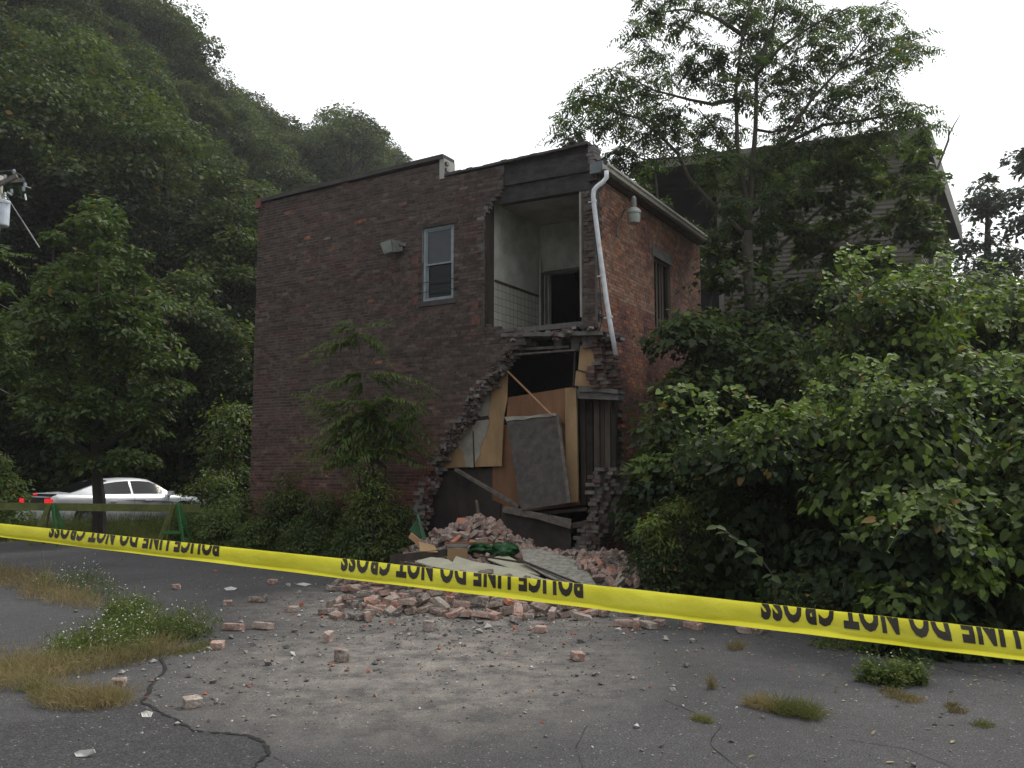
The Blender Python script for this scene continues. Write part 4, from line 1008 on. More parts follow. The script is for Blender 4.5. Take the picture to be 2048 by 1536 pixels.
bush('dense_shrub', 1700, 11.9, 640, 1.0, .8, 8000, .075, 'leaf', M['leaf_weed'], 'shadowy vine bank between the bright arch and the broad mound', 'vine', VG, .12, 26, low=.1, seed=12)
bush('dense_shrub', 1960, 11.0, 660, 1.2, .9, 5000, .12, 'heart', M['leaf_vine'], 'shadowy vine bank behind the broad mound towards the right edge', 'vine', VG, .2, 28, low=.1, seed=13)
bush('dense_shrub', 1440, 12.4, 800, .8, .8, 7500, .07, 'leaf', M['leaf_weed'], 'dark shrub between the lobed-leaf shrub and the rounded vine mound', 'shrub', None, .1, 24, low=.1, seed=14)
bush('dense_shrub', 2120, 10.5, 600, 1.2, 1.2, 3500, .13, 'heart', M['leaf_vine'], 'vine mass mostly outside the right edge of the photo', 'vine', VG, .3, 24, low=.1, seed=15)
bush('dense_shrub', 1490, 16.8, 470, 1.2, 1.0, 5000, .15, 'maple', M['leaf_vine'], 'shrub filling the gap between the brick side wall and the clapboards', 'shrub', None, .1, 26, low=.15, seed=16)

bush('climbing_vine', 1640, 17.2, 450, 1.5, 1.0, 7000, .15, 'maple', M['leaf_vine'], 'dark leafy growth climbing the middle of the clapboard wall', 'vine', None, .15, 36, low=.25, seed=17)
bush('climbing_vine', 1835, 16.2, 455, 1.3, 1.0, 6000, .14, 'heart', M['leaf_vine'], 'leafy growth climbing to the right corner of the clapboard wall', 'vine', None, .3, 32, low=.3, seed=18)
bush('climbing_vine', 1960, 15.0, 485, 1.1, 1.0, 5000, .13, 'heart', M['leaf_vine'], 'vine crest rising behind the high vine slope near the right edge', 'vine', None, .45, 28, low=.3, seed=19)
def tendrils(px_list, label, seed, leaf=.085, length=.7, young=.75):
    g = np.random.default_rng(seed); c0 = at(px_list[0][0], px_list[0][1], px_list[0][2]); root = empty('vine_tendrils', c0, label, 'vine', 'trailing vine tendrils on the thicket'); lb = LB(); m = MB()
    for x, y, Y in px_list:
        b = np.array(at(x, y, Y) - c0); a = g.uniform(-1.2, 1.2); d = np.array([math.sin(a), -.55, g.uniform(-.1, .7)]); n = g.integers(8, 15); ln = length * g.uniform(.5, 1.2)
        u = np.linspace(0, 1, n); P = b + d * ln * u[:, None]; P[:, 2] -= ln * .85 * u ** 2; P[:, 0] += np.sin(u * 5 + a) * .04
        m.tube([tuple(p) for p in P], .004, 4)
        sgn = np.where(np.arange(n) % 2, 1, -1)[:, None]; side = np.array([1, .2, 0]) * sgn
        L = leaf * (1.15 - .75 * u) * g.uniform(.8, 1.2, n)
        lb.add(P, g.normal(size=(n, 3)) * .3 + [0, -.5, .7], side * .8 + d * .4 + np.array([0, 0, -.5]) + g.normal(size=(n, 3)) * .2, L, L * .85, 'heart', np.clip(young * (.5 + .6 * u) + g.normal(0, .1, n), 0, 1))
    lb.build('leaves', M['leaf_vine'], root); o = m.build('runners', M['leaf_weed']); o.parent = root
gt_ = random.Random(31)
tendrils([(gt_.uniform(1310, 1800), gt_.uniform(775, 830), 10.2) for i in range(26)], 'bright runners hanging from the sunlit rim of the rounded vine mound', 41)
tendrils([(gt_.uniform(1680, 2030), gt_.uniform(700, 790), 8.7) for i in range(24)], 'bright runners trailing over the face of the broad vine mound', 42)
tendrils([(gt_.uniform(1640, 1930), gt_.uniform(490, 580), 11.9) for i in range(26)], 'yellow-green runners arching off the tall vine below the clapboard corner', 43, .1, .9, .95)
tendrils([(gt_.uniform(1940, 2048), gt_.uniform(520, 660), 12.1) for i in range(14)], 'yellow-green runners near the right edge above the dark bank', 44, .1, .8, .8)
tendrils([(gt_.uniform(1720, 1960), gt_.uniform(960, 1020), 7.8) for i in range(12)], 'pale runners over the low vine hump at the asphalt edge', 45, .09, .5, .5)
sb_ = at(1450, 1068, 9.2); spx = empty('pale_leaf_spray', Vector((sb_.x + .6, 9.3, 0)), 'pale grey-green spray of rounded leaves reaching left out of the dark thicket', 'branch')
lb = LB(); g = np.random.default_rng(5); pl_ = [at(x, y, 9.2) - spx.location for x, y in ((1545, 1150), (1520, 1115), (1495, 1098), (1475, 1080), (1455, 1065), (1435, 1052))]; P = np.array([list(p) for p in pl_ for _ in range(2)]); n = len(P)
lb.add(P + g.normal(size=(n, 3)) * .02, g.normal(size=(n, 3)) * .3 + [0, -.5, .8], np.array([[(-1) ** i * .6 - .4, 0, -.3] for i in range(n)]), np.full(n, .13), np.full(n, .10), 'leaf', np.full(n, .25)); lb.build('leaves', M['leaf_ail'], spx)
m = MB(); m.tube([(0, 0, 0), tuple(pl_[0])] + [tuple(p) for p in pl_[1:]], .008, 5); o = m.build('twig', M['bark']); o.parent = spx

def clump_tree(name, trunk_px, Y, clumps, leaf, kind, per, mat_, label, rad, asp=.6, young=.2, limbs=(), dY=.9, seed=1, cat='tree', squash=.8, tr=(.12, .03), group=None, barkm='bark', spread=.4):
    g = np.random.default_rng(seed); base = at(*trunk_px[0], Y); base.z = max(0, min(base.z, .2)) if base.z < 3 else base.z
    base = Vector((base.x, base.y, 0))
    root = empty(name, base, label, cat, group)
    m = MB(); P = [at(x, y, Y) for x, y in trunk_px]; P[0] = base - Z * .1
    m.tube([p - base for p in P], np.linspace(tr[0], tr[1], len(P)), 9); 
    for lp in limbs:
        off = g.uniform(-dY, dY); Q = [at(x, y, Y + off * i / (len(lp) - 1)) - base for i, (x, y) in enumerate(lp)]
        m.tube(Q, np.linspace(tr[0] * .5, .012, len(Q)), 7)
    o = m.build('trunk', M[barkm]); o.parent = root
    lb = LB()
    for c in clumps:
        x, y, r = c[:3]; yo = c[3] if len(c) > 3 else young
        rr = r / F * Y * rad
        p = at(x, y, Y + g.uniform(-dY, dY)) - base
        clump(lb, g, p, rr, per, leaf, kind, yo * g.uniform(.2, 1), squash, .5, asp, yo, spread=spread)
    lb.build('crown', mat_, root); return root
g0 = random.Random(77)
def scatter(poly, n, r0, r1, rnd=g0):
    xs = [p[0] for p in poly]; ys = [p[1] for p in poly]; out = []
    while len(out) < n:
        x, y = rnd.uniform(min(xs), max(xs)), rnd.uniform(min(ys), max(ys))
        if inpoly(x, y, poly): out.append((x, y, rnd.uniform(r0, r1)))
    return out
# young upright roadside tree left
cl = scatter([(195, 405), (222, 470), (232, 560), (300, 585), (330, 650), (385, 740), (330, 860), (290, 930), (200, 950), (120, 930), (70, 830), (60, 700), (90, 600), (150, 560), (160, 480)], 95, 26, 44)
cl += [(196, 425, 16), (200, 450, 22), (185, 480, 26), (215, 500, 24)] + scatter([(110, 465), (140, 500), (150, 600), (80, 640), (78, 520)], 12, 18, 28) + scatter([(0, 560), (70, 600), (110, 720), (100, 800), (0, 780), (-40, 650)], 16, 22, 34) + scatter([(265, 480), (290, 540), (280, 640), (240, 640), (245, 520)], 8, 18, 26)
clump_tree('roadside_tree', [(200, 1062), (199, 1000), (193, 940), (188, 860), (190, 700), (195, 560), (196, 440)], 20.6, cl, .125, 'leaf', 190, M['leaf_pear'], 'upright leafy young tree whose thin dark trunk stands in front of the silver car', 1.0, .6, .35,
    [[(193, 900), (150, 800), (110, 640), (105, 500)], [(190, 860), (250, 760), (270, 620), (268, 520)], [(190, 800), (300, 700), (360, 740)], [(192, 920), (100, 850), (40, 720)], [(190, 900), (280, 850), (330, 800)]], dY=1.1, seed=5, tr=(.17, .02), barkm='barkdark')
# trees and shrubs at the foot of the hill behind the car
foot = [(30, 31.5, 640, 2.2, 'dark leafy tree at the left edge behind the low green barricade'), (480, 31, 620, 2.4, 'bushy tree close beside the left end of the brick wall'), (370, 32, 640, 2.3, 'leafy tree behind the nose of the silver car'), (250, 32, 700, 2.3, 'dark bushy growth right behind the roof of the silver car'), (-150, 30, 560, 2.6, 'leafy tree left of the utility pole, mostly out of frame'), (140, 31, 720, 2.0, 'dark shrub growth behind the boot of the silver car'), (560, 30, 600, 2.5, 'tree rising behind the brick wall, seen only at its left end')]
for i, (px, Y, top, rx, lab) in enumerate(foot):
    bush('hillfoot_tree', px, Y, top, rx, 1.8, 7000, .17, 'leaf', M['leaf_hill'], lab, 'tree', 'leafy trees at the foot of the hill', .25, 34, seed=60 + i, low=.05, asp=.6)
bush('yellowing_shrub', 455, 24.5, 745, .75, .7, 2200, .12, 'leaf', M['leaf_weed'], 'yellow-tinged shrub against the left end of the brick wall', 'shrub', None, .55, 18, seed=70, low=.3, z0=0, asp=.6)
bush('berry_shrub', 430, 22.3, 905, 1.0, .8, 3600, .09, 'leaf', M['leaf_weed'], 'tangled brownish shrub hiding the bonnet of the silver car', 'shrub', None, .5, 24, seed=71, low=.0, asp=.6)
bush('leafy_bush', -40, 21, 865, 1.3, 1.0, 4000, .13, 'leaf', M['leaf_weed'], 'pale green bush at the left photo edge beside the car boot', 'bush', None, .35, 24, seed=72, low=0, asp=.5)

# brush along the foot of the brick wall
BR = 'weedy brush along the foot of the brick wall'
brush = [(745, 16.2, 880, .5, 2600, .08, .45, 'leafy brush hiding the foot of the young sapling'), (400, 20.4, 985, .8, 2600, .07, .5, 'loose tall weeds between the silver car and the brick wall'), (505, 19.6, 948, .6, 2400, .08, .3, 'brush clump at the left end of the brick wall beside the berry shrub'), (575, 18.6, 930, .72, 3800, .085, .4, 'tall leafy brush standing highest against the left part of the brick wall'),
         (650, 17.8, 955, .7, 3600, .08, .25, 'dark brush clump left of the golden-tinged one'), (735, 17.0, 948, .62, 3200, .07, .75, 'golden-tinged flowering brush right under the young fern-leaved tree'),
         (800, 16.3, 985, .45, 2200, .07, .3, 'leafy brush touching the broken edge of the brick wall'), (620, 17.2, 1030, .7, 3000, .07, .2, 'low bushy weeds in front of the tall leafy brush'),
         (720, 16.5, 1040, .6, 2800, .07, .2, 'low bushy weeds in front of the golden-tinged brush'), (785, 16.0, 1062, .4, 1500, .06, .35, 'pale low weeds beside the green plastic scrap'),
         (520, 18.4, 1030, .7, 2600, .075, .2, 'low weeds between the barricade and the brick wall'), (440, 19.0, 1000, .7, 2600, .075, .3, 'wispy weeds near the end of the barricade rail'), (865, 15.9, 1085, .25, 500, .05, .5, 'little tuft of weeds between the brick heap and the brush')]
for i, (px, Y, top, rx, n, lf, yg, lab) in enumerate(brush):
    bush('wall_brush', px, Y, top, rx, rx * .75, int(n * 1.1), lf, 'leaf', M['leaf_weed'], lab, 'bush', BR, yg, 26, seed=80 + i, low=0, asp=.42, stems=9)

# tall feathery tree of heaven
Zf = lambda x, y: (1100 + x / 2.16, y / 2.16)
TY = 17.2
tb = Vector((at(1500, 700, TY).x, TY, 0))
ail = empty('feathery_tree', tb, 'tall open tree with fern-like leaves rising in front of the clapboard house', 'tree')
m = MB()
limbs = [([(868, 1900), (864, 1330), (857, 1150), (852, 1000)], .12, .105), ([(852, 1000), (850, 860), (812, 700), (803, 400), (830, 150), (890, -60)], .07, .015), ([(853, 990), (872, 760), (888, 550), (893, 300), (960, 120), (1000, -80)], .07, .015),
         ([(838, 1010), (700, 880), (600, 770), (550, 660), (450, 560), (380, 510), (250, 470), (150, 430)], .055, .01), ([(878, 750), (1000, 620), (1130, 430), (1250, 300), (1450, 220), (1600, 160)], .05, .01),
         ([(1000, 630), (1180, 540), (1350, 520), (1550, 480), (1640, 570)], .045, .01), ([(803, 430), (700, 450), (600, 430), (450, 390), (330, 330)], .05, .01), ([(830, 150), (740, 90), (680, 60), (580, 40), (420, 60), (350, 150)], .05, .008),
         ([(812, 690), (740, 600), (700, 540), (640, 470)], .035, .01), ([(888, 560), (960, 572), (1020, 550), (1100, 470)], .035, .01), ([(450, 560), (480, 640), (470, 690)], .02, .008), ([(893, 320), (1000, 200), (1150, 100), (1300, 30)], .045, .01), ([(550, 680), (420, 690), (300, 660)], .025, .008),
         ([(1250, 300), (1330, 200), (1420, 60)], .03, .008), ([(950, 900), (900, 860), (930, 700)], .03, .01)]
ra = random.Random(9)
for pts, r0, r1 in limbs:
    dy = ra.uniform(-1.2, 1.2) if r0 < .1 else 0
    m.tube([at(*Zf(x, y), TY + dy * i / (len(pts) - 1)) - tb for i, (x, y) in enumerate(pts)], np.linspace(r0, r1, len(pts)), 8)
o = m.build('trunk', M['bark'], smooth=True); o.parent = ail
cc = [(420, 70), (380, 140), (500, 60), (650, 30), (560, 100), (780, 60), (900, 60), (1000, 40), (860, 150), (980, 160), (1080, 180), (1180, 100), (1250, 60), (1200, 180), (1300, 130), (1400, 80), (1450, 60), (1420, 170), (1530, 150), (1580, 200), (1480, 260), (1350, 240), (1250, 260), (1120, 260), (1000, 280), (880, 260), (760, 240), (650, 200), (600, 280), (460, 240), (380, 250), (320, 330), (250, 340), (420, 340), (520, 330), (640, 340), (740, 340), (150, 410), (100, 450), (220, 430), (330, 430), (430, 440), (560, 460), (80, 540), (160, 530), (250, 540), (60, 590), (500, 560), (420, 600), (300, 650), (380, 690), (250, 700), (530, 640), (650, 640), (720, 520), (680, 560), (780, 580), (740, 660), (820, 680), (850, 330), (900, 420), (1000, 400), (1080, 380), (1180, 360), (1280, 380), (1380, 360), (1450, 420), (1530, 470), (1590, 500), (1620, 560), (1500, 520), (1400, 480), (1300, 500), (1200, 480), (1100, 520), (1000, 560), (1150, 600), (1250, 620), (1350, 580), (1450, 570), (950, 640),
      (430, 0), (560, -20), (760, -20), (900, -30), (1050, -20), (840, 60), (930, 130), (1120, 130), (700, 270), (940, 330), (820, 420), (1040, 450), (480, 480), (380, 380), (280, 480), (1180, 260), (1400, 290), (930, 230), (1060, 320), (1230, 420), (350, 560), (600, 560), (460, 520), (1500, 200), (1340, 60), (1090, 60), (780, 760), (720, 800), (900, 720), (980, 700), (1040, 640), (860, 800), (1100, 700), (780, 880), (930, 880), (1000, 800), (1200, 700), (1080, 800), (690, 720), (800, 960), (920, 980), (1020, 930), (740, 1000)]
lb = LB(); g = np.random.default_rng(33)
for x, y in cc:
    c = at(*Zf(x, y), TY + g.uniform(-1.3, 1.3)) - tb; nf = g.integers(16, 24); a0 = g.random() * 6.28
    for k in range(nf):
        a = a0 + k * 6.283 / nf + g.normal() * .2; ll = g.uniform(.32, .6); el = g.uniform(-.5, .5)
        b = np.array(c) + g.normal(size=3) * .09
        frond(lb, g, b, b + np.array([math.cos(a) * ll * math.cos(el), math.sin(a) * ll * math.cos(el), ll * math.sin(el) - .16]), .10, 9, .125, .048, max(0, g.normal(0.0, .12)))
o = lb.build('crown', M['leaf_ail'], ail)
# climbing foliage in front of the clapboards
cl = scatter([(1240, 335), (1330, 360), (1330, 430), (1260, 420)], 8, 16, 26)
clump_tree('slender_tree', [(1560, 900), (1560, 700), (1530, 520), (1520, 400)], 18.6, scatter([(1500, 340), (1600, 310), (1700, 290), (1790, 295), (1862, 315), (1890, 430), (1890, 560), (1800, 570), (1700, 560), (1580, 520), (1540, 440), (1490, 400)], 108, 14, 30), .12, 'maple', 110, M['leaf_vine'], 'leafy tree screening the right half of the clapboard wall', 1.0, .85, .25, [[(1530, 520), (1640, 420), (1740, 340)], [(1540, 560), (1700, 470), (1800, 420)]], dY=1.0, seed=6, tr=(.09, .02))
clump_tree('creeper_tree', [(1420, 900), (1420, 600), (1440, 500), (1500, 420)], 18.0, scatter([(1480, 390), (1540, 400), (1560, 470), (1540, 560), (1480, 600), (1400, 560), (1420, 500)], 44, 10, 22) , .11, 'maple', 60, M['leaf_vine'], 'thin sparse creeper climbing over the lower clapboards by the dark recess', 1.0, .85, .15, [], dY=.7, seed=8, tr=(.05, .02))
clump_tree('gutter_sapling', [(1330, 900), (1325, 500), (1310, 340)], 21.0, scatter([(1240, 350), (1290, 335), (1360, 350), (1400, 470), (1380, 560), (1400, 620), (1340, 560), (1300, 420)], 20, 14, 24), .12, 'leaf', 90, M['leaf_vine'], 'dim green foliage behind the white gutter in front of the dark recess', 1.0, .6, .05, [], dY=.4, seed=9, tr=(.05, .02))
m = MB(); db = at(1875, 330, 20.5)
m = MB(); m.tube([at(x, y, 20.0) for x, y in [(1860, 620), (1872, 345), (1897, 280), (1898, 252)]], [.05, .03, .025, .012], 6); m.tube([at(1897, 272, 20), at(1908, 250, 20), at(1920, 230, 20)], [.018, .014, .008], 6)
ds = m.build('dead_stem', M['bark'], loc=at(1860, 620, 20)); tag(ds, 'bare dead stem forking up beside the right corner of the clapboard house', 'branch')
# far dark trees at the right edge
for (px, Y, top, w, lab, sd_) in ((1975, 34, 352, 66, 'dark rounded tree behind the right corner of the clapboard house', 21), (2075, 31, 300, 95, 'dark broad tree cut by the right edge of the photo', 22)):
    cl = scatter([(px - w * .4, top + 20), (px, top), (px + w * .4, top + 25), (px + w, top + 180), (px + w, top + 330), (px - w, top + 330), (px - w, top + 170)], 60, 18, 32)
    clump_tree('far_tree', [(px, 930), (px, 500), (px, top + 20)], Y, cl + [(px, top + 8, 12)], .19, 'leaf', 110, M['leaf_far'], lab, 1.0, .6, .1, [], dY=1.5, seed=sd_, tr=(.25, .03), barkm='barkdark')
bush('far_thicket', 1960, 30, 520, 3.5, 2, 9000, .2, 'leaf', M['leaf_far'], 'dark thicket closing the gap under the far trees at right', 'bush', None, .1, 40, seed=90, low=0)
bush('far_thicket', 2160, 26, 480, 3.5, 2, 6000, .2, 'leaf', M['leaf_far'], 'dark thicket beyond the right photo edge', 'bush', None, .1, 30, seed=91, low=0)

# young fern-leaved sapling before the brick wall
yb = at(722, 960, 16.3); yb.z = 0
ys = empty('fern_leaved_sapling', yb, 'young sapling with long drooping fern-like leaves in front of the brick wall', 'sapling')
Z6 = lambda x, y: (500 + x / 2.793, 600 + y / 2.793)
m = MB(); st = [Z6(690, 1010), Z6(660, 700), Z6(638, 520), Z6(622, 370), Z6(600, 200), Z6(603, 150)]
m.tube([Vector((0, 0, -.05))] + [at(x, y, 16.3) - yb for x, y in st], [.035, .03, .025, .02, .016, .012, .008], 8); m.tube([at(*Z6(655, 900), 16.3) - yb, at(*Z6(720, 760), 16.2) - yb, at(*Z6(800, 620), 16.1) - yb], [.02, .015, .01], 6)
o = m.build('stem', M['bark']); o.parent = ys
lb = LB(); g = np.random.default_rng(12)
fr = [((602, 190), (245, 322), .16), ((602, 210), (335, 345), .12), ((600, 165), (462, 165), .12), ((600, 160), (492, 108), .1), ((602, 160), (785, 118), .12), ((604, 190), (800, 335), .16), ((604, 200), (760, 255), .12), ((602, 170), (560, 250), .05), ((603, 175), (690, 240), .1), ((603, 230), (420, 260), .1),
      ((638, 400), (430, 492), .12), ((640, 410), (500, 445), .12), ((640, 410), (810, 495), .12), ((640, 400), (1030, 465), .16), ((700, 440), (1085, 535), .1), ((640, 420), (270, 522), .14), ((640, 430), (860, 430), .12), ((645, 440), (560, 540), .06),
      ((660, 560), (940, 560), .14), ((650, 560), (400, 600), .14), ((800, 620), (955, 690), .1), ((800, 620), (1000, 600), .12), ((660, 620), (480, 720), .1), ((720, 760), (835, 830), .05), ((660, 720), (520, 930), .05), ((800, 640), (970, 835), .08), ((660, 700), (760, 800), .05), ((655, 640), (370, 760), .12), ((660, 660), (700, 560), .1), ((690, 700), (900, 760), .1)]
fr += [((640 + g.uniform(-20, 120), g.uniform(560, 900)), (640 + g.uniform(-430, 420), g.uniform(470, 980)), .1) for _ in range(85)]
for b, t, sg in fr:
    dyy = g.uniform(-.45, .35); pb = at(*Z6(*b), 16.3) - yb; pt = at(*Z6(*t), 16.3 + dyy) - yb
    frond(lb, g, pb, pt, sg * 1.1, 17, .21, .052, max(0, g.normal(.45, .18)))
lb.build('leaves', M['leaf_ail'], ys)

#=====CAR=====
def build_car():
    c = empty('silver_sedan', (0, 0, 0), 'silver fastback sedan with lit red tail lights parked behind the thin tree', 'car')
    SX = [-2.5, -2.46, -2.3, -2.0, -1.5, -1.1, -.6, 0, .6, 1.0, 1.3, 1.7, 2.1, 2.35, 2.48, 2.52]
    HWd = [.78, .86, .91, .94, .955, .96, .955, .95, .95, .95, .95, .94, .92, .88, .82, .74]
    BZ = [.90, 1.0, 1.03, 1.035, 1.02, 1.0, .98, .97, .96, .955, .95, .91, .86, .81, .74, .62]
    vs_, fs = [], []
    for x, w, b in zip(SX, HWd, BZ):
        arch = 0.0
        prof = [(w * .86, .22), (w * .99, .36), (w * 1.0, .55), (w * .985, b - .24), (w * 1.0, b - .17), (w * .95, b - .03), (w * .84, b), (w * .45, b + .025), (0, b + .03)]
        row = [(x, y, z) for y, z in prof] + [(x, -y, z) for y, z in prof[-2::-1]]
        vs_ += row
    k = len(row)
    for i in range(len(SX) - 1):
        for j in range(k - 1): a = i * k + j; fs.append((a, a + 1, a + k + 1, a + k))
    fs.append(tuple(range(k))); fs.append(tuple(range((len(SX) - 1) * k, len(SX) * k))[::-1])
    m = MB(); m.add(vs_, fs); body = m.build('body', M['paint_silver'], smooth=True); body.parent = c
    bm_ = bmesh.new(); bm_.from_mesh(body.data); bmesh.ops.recalc_face_normals(bm_, faces=bm_.faces); bm_.to_mesh(body.data); bm_.free()
    # greenhouse
    CX = [-1.95, -1.6, -1.25, -.9, -.5, -.1, .3, .6, .9, 1.15, 1.38]
    RZ = [1.04, 1.15, 1.27, 1.37, 1.43, 1.455, 1.45, 1.41, 1.28, 1.12, .965]
    TW = [.62, .60, .58, .57, .565, .565, .565, .57, .60, .66, .74]
    def cab(x, f, side=1):                       # f: 0 belt .. 1 roof rail
        z1, tw = interp(x, CX, RZ), interp(x, CX, TW); bw = interp(x, SX, HWd) * .86; bz = interp(x, SX, BZ) - .01
        z1 = max(z1, bz + .005)
        return Vector((x, side * (bw + (tw - bw) * f * (1 if z1 > bz + .1 else 1)), bz + (z1 - .05 * (z1 > bz + .1) - bz) * f))
    vs_, fs = [], []
    for x in CX:
        r = [cab(x, 0), cab(x, .5), cab(x, 1)]; t = cab(x, 1); z1 = max(interp(x, CX, RZ), t.z)
        row = r + [Vector((x, t.y * .8, z1)), Vector((x, 0, z1 + .02))]
        row = row + [Vector((v.x, -v.y, v.z)) for v in row[-2::-1]]; vs_ += row
    k = len(row)
    for i in range(len(CX) - 1):
        for j in range(k - 1): a = i * k + j; fs.append((a, a + 1, a + k + 1, a + k))
    m = MB(); m.add(vs_, fs); roof = m.build('roof', M['paint_silver'], smooth=True); roof.parent = c
    bm_ = bmesh.new(); bm_.from_mesh(roof.data); bmesh.ops.recalc_face_normals(bm_, faces=bm_.faces); bm_.to_mesh(roof.data); bm_.free()
    for side in (1, -1):
        for (x0, x1, nm) in ((-1.12, -.12, 'rear_side_window'), (-.04, 1.17, 'front_side_window')):
            xs = np.linspace(x0, x1, 9); pts = []
            lo, hi = [], []
            for x in xs:
                fh = .93; 
                if nm == 'rear_side_window': fh = .93 * min(1, (x - x0) / .28 + .35)
                p, q = cab(x, .10, side), cab(x, fh, side); o_ = Vector((0, side * .012, .004)); lo.append(p + o_); hi.append(q + o_)
            if nm == 'front_side_window': hi[-1] = lo[-1] + Vector((0.02, 0, .02))
            v = lo + hi; n = len(lo); f_ = [(i, i + 1, n + i + 1, n + i) for i in range(n - 1)]
            m = MB(); m.add(v, f_); w = m.build(nm, M['carglass'], smooth=True); w.parent = c
    def glass(nm, xs, w):
        v = []
        for x in xs:
            z = interp(x, CX, RZ) + .012; tw = interp(x, CX, TW) * w; nx = .01
            v += [Vector((x - nx, tw, z - .012)), Vector((x - nx, 0, z + .016)), Vector((x - nx, -tw, z - .012))]
        n = len(xs); f_ = []
        for i in range(n - 1):
            for j in range(2): a = i * 3 + j; f_.append((a, a + 1, a + 4, a + 3))
        m = MB(); m.add(v, f_); o = m.build(nm, M['carglass'], smooth=True); o.parent = c
    glass('rear_window', [-1.86, -1.6, -1.3, -1.0, -.72], .93); glass('windscreen', [.62, .85, 1.05, 1.32], .93)
    m = MB(); m.pbox((-2.515, -.74, .76), (.05, 0, 0), (0, 1.48, 0), (0, 0, .19)); o = m.build('rear_panel', M['blackplastic']); o.parent = c
    for sgn in (1, -1):
        m = MB(); m.pbox((-2.535, sgn * .66 - .12, .79), (.05, 0, 0), (0, .24, 0), (0, 0, .13)); m.pbox((-2.5, sgn * .80 - .04, .79), (.16, 0, 0), (0, .085, 0), (0, 0, .12)); o = m.build('tail_light', M['taillight']); o.parent = c
    m = MB(); m.pbox((-2.50, -.78, .99), (.16, 0, 0), (0, 1.56, 0), (0, 0, .055)); o = m.build('boot_spoiler', M['blackplastic']); o.parent = c
    m = MB(); m.pbox((-2.51, -.10, 1.005), (.02, 0, 0), (0, .2, 0), (0, 0, .05)); o = m.build('high_brake_light', M['taillight']); o.parent = c
    m = MB(); m.pbox((-2.58, -.86, .30), (.2, 0, 0), (0, 1.72, 0), (0, 0, .30)); o = m.build('rear_bumper', M['paint_silver']); o.parent = c
    m = MB(); m.pbox((-2.59, -.26, .42), (.01, 0, 0), (0, .52, 0), (0, 0, .13)); o = m.build('number_plate', M['stone']); o.parent = c
    m = MB()
    for sgn in (1, -1): m.pbox((-2.3, sgn * .45, .2), (-.3, 0, 0), (0, .1, 0), (0, 0, .07))
    for sgn in (1, -1):
        m = MB(); p = cab(1.12, .05, sgn); m.tube([p, p + Vector((0, sgn * .1, .02))], .02, 6); m.pbox(p + Vector((-.1, sgn * .08 - .0, -.02)), (.12, 0, 0), (0, sgn * .17, 0), (0, 0, .13)); o = m.build('wing_mirror', M['paint_silver']); o.parent = c
        for x in (-.75, .35):
            m = MB(); m.bar((x - .1, sgn * .965, .80), (x + .1, sgn * .965, .80), .03, .03); o = m.build('door_handle', M['paint_silver']); o.parent = c
        m = MB()
        for x in (-.08, 1.05): m.bar((x, sgn * .957, .35), (x - .02, sgn * .957, .93), .008, .006)
        m.bar((-1.05, sgn * .957, .7), (-1.1, sgn * .957, .93), .008, .006); o = m.build('door_seams', M['blackplastic']); o.parent = c
        m = MB(); m.prism([Vector((x, sgn * .966, z)) for x, z in [(-.55, .83), (.2, .82), (1.0, .76), (1.7, .66), (1.7, .62), (.9, .70), (.1, .77)]], (0, sgn * .004, 0)); o = m.build('side_stripe', M['greyblue']); o.parent = c
        for x in (-1.52, 1.55):
            m = MB()
            lathe_y(m, (x, sgn * .86, .34), [(.20, -.11), (.335, -.11), (.345, -.07), (.345, .07), (.335, .11), (.22, .11)]); ty = m.build('wheel', M['rubber']); ty.parent = c
            m = MB(); lathe_y(m, (x, sgn * .86 , .34), [(.0, sgn * .10), (.08, sgn * .105), (.22, sgn * .095)])
            for k_ in range(5):
                a = k_ * 1.2566; m.bar((x, sgn * .97, .34), (x + .21 * math.cos(a), sgn * .965, .34 + .21 * math.sin(a)), .04, .02, up=(0, 1, 0))
            rm = m.build('rim', M['rim']); rm.parent = ty
            m = MB(); lathe_y(m, (x, sgn * .955, .36), [(.0, 0), (.40, 0), (.40, .006), (0, .006)]) ; o = m.build('wheel_arch', M['blackplastic']); o.parent = c
    m = MB(); m.pbox((2.45, -.7, .55), (.08, 0, 0), (0, 1.4, 0), (0, 0, .14)); o = m.build('grille', M['blackplastic']); o.parent = c
    for sgn in (1, -1): m = MB(); m.pbox((2.36, sgn * .72 - .12, .62), (.12, 0, 0), (0, .24, 0), (0, 0, .13)); o = m.build('headlight', M['lens']); o.parent = c
    return c
def lathe_y(m, c, prof, n=20):
    for (r0, y0), (r1, y1) in zip(prof, prof[1:]):
        vs_ = []
        for k in range(n):
            t_ = 2 * math.pi * k / n; vs_ += [(c[0] + r0 * math.cos(t_), c[1] + y0, c[2] + r0 * math.sin(t_)), (c[0] + r1 * math.cos(t_), c[1] + y1, c[2] + r1 * math.sin(t_))]
        m.add(vs_, [(2 * k, 2 * k + 1, (2 * k + 3) % (2 * n), (2 * k + 2) % (2 * n)) for k in range(n)])
car = build_car()
hd = R(57); rc = at(104, 1000, 23.3)
car.location = (rc.x + 2.5 * math.cos(hd) - .86 * math.sin(hd), rc.y + 2.5 * math.sin(hd) + .86 * math.cos(hd), 0.0)
car.rotation_euler = (0, 0, hd)

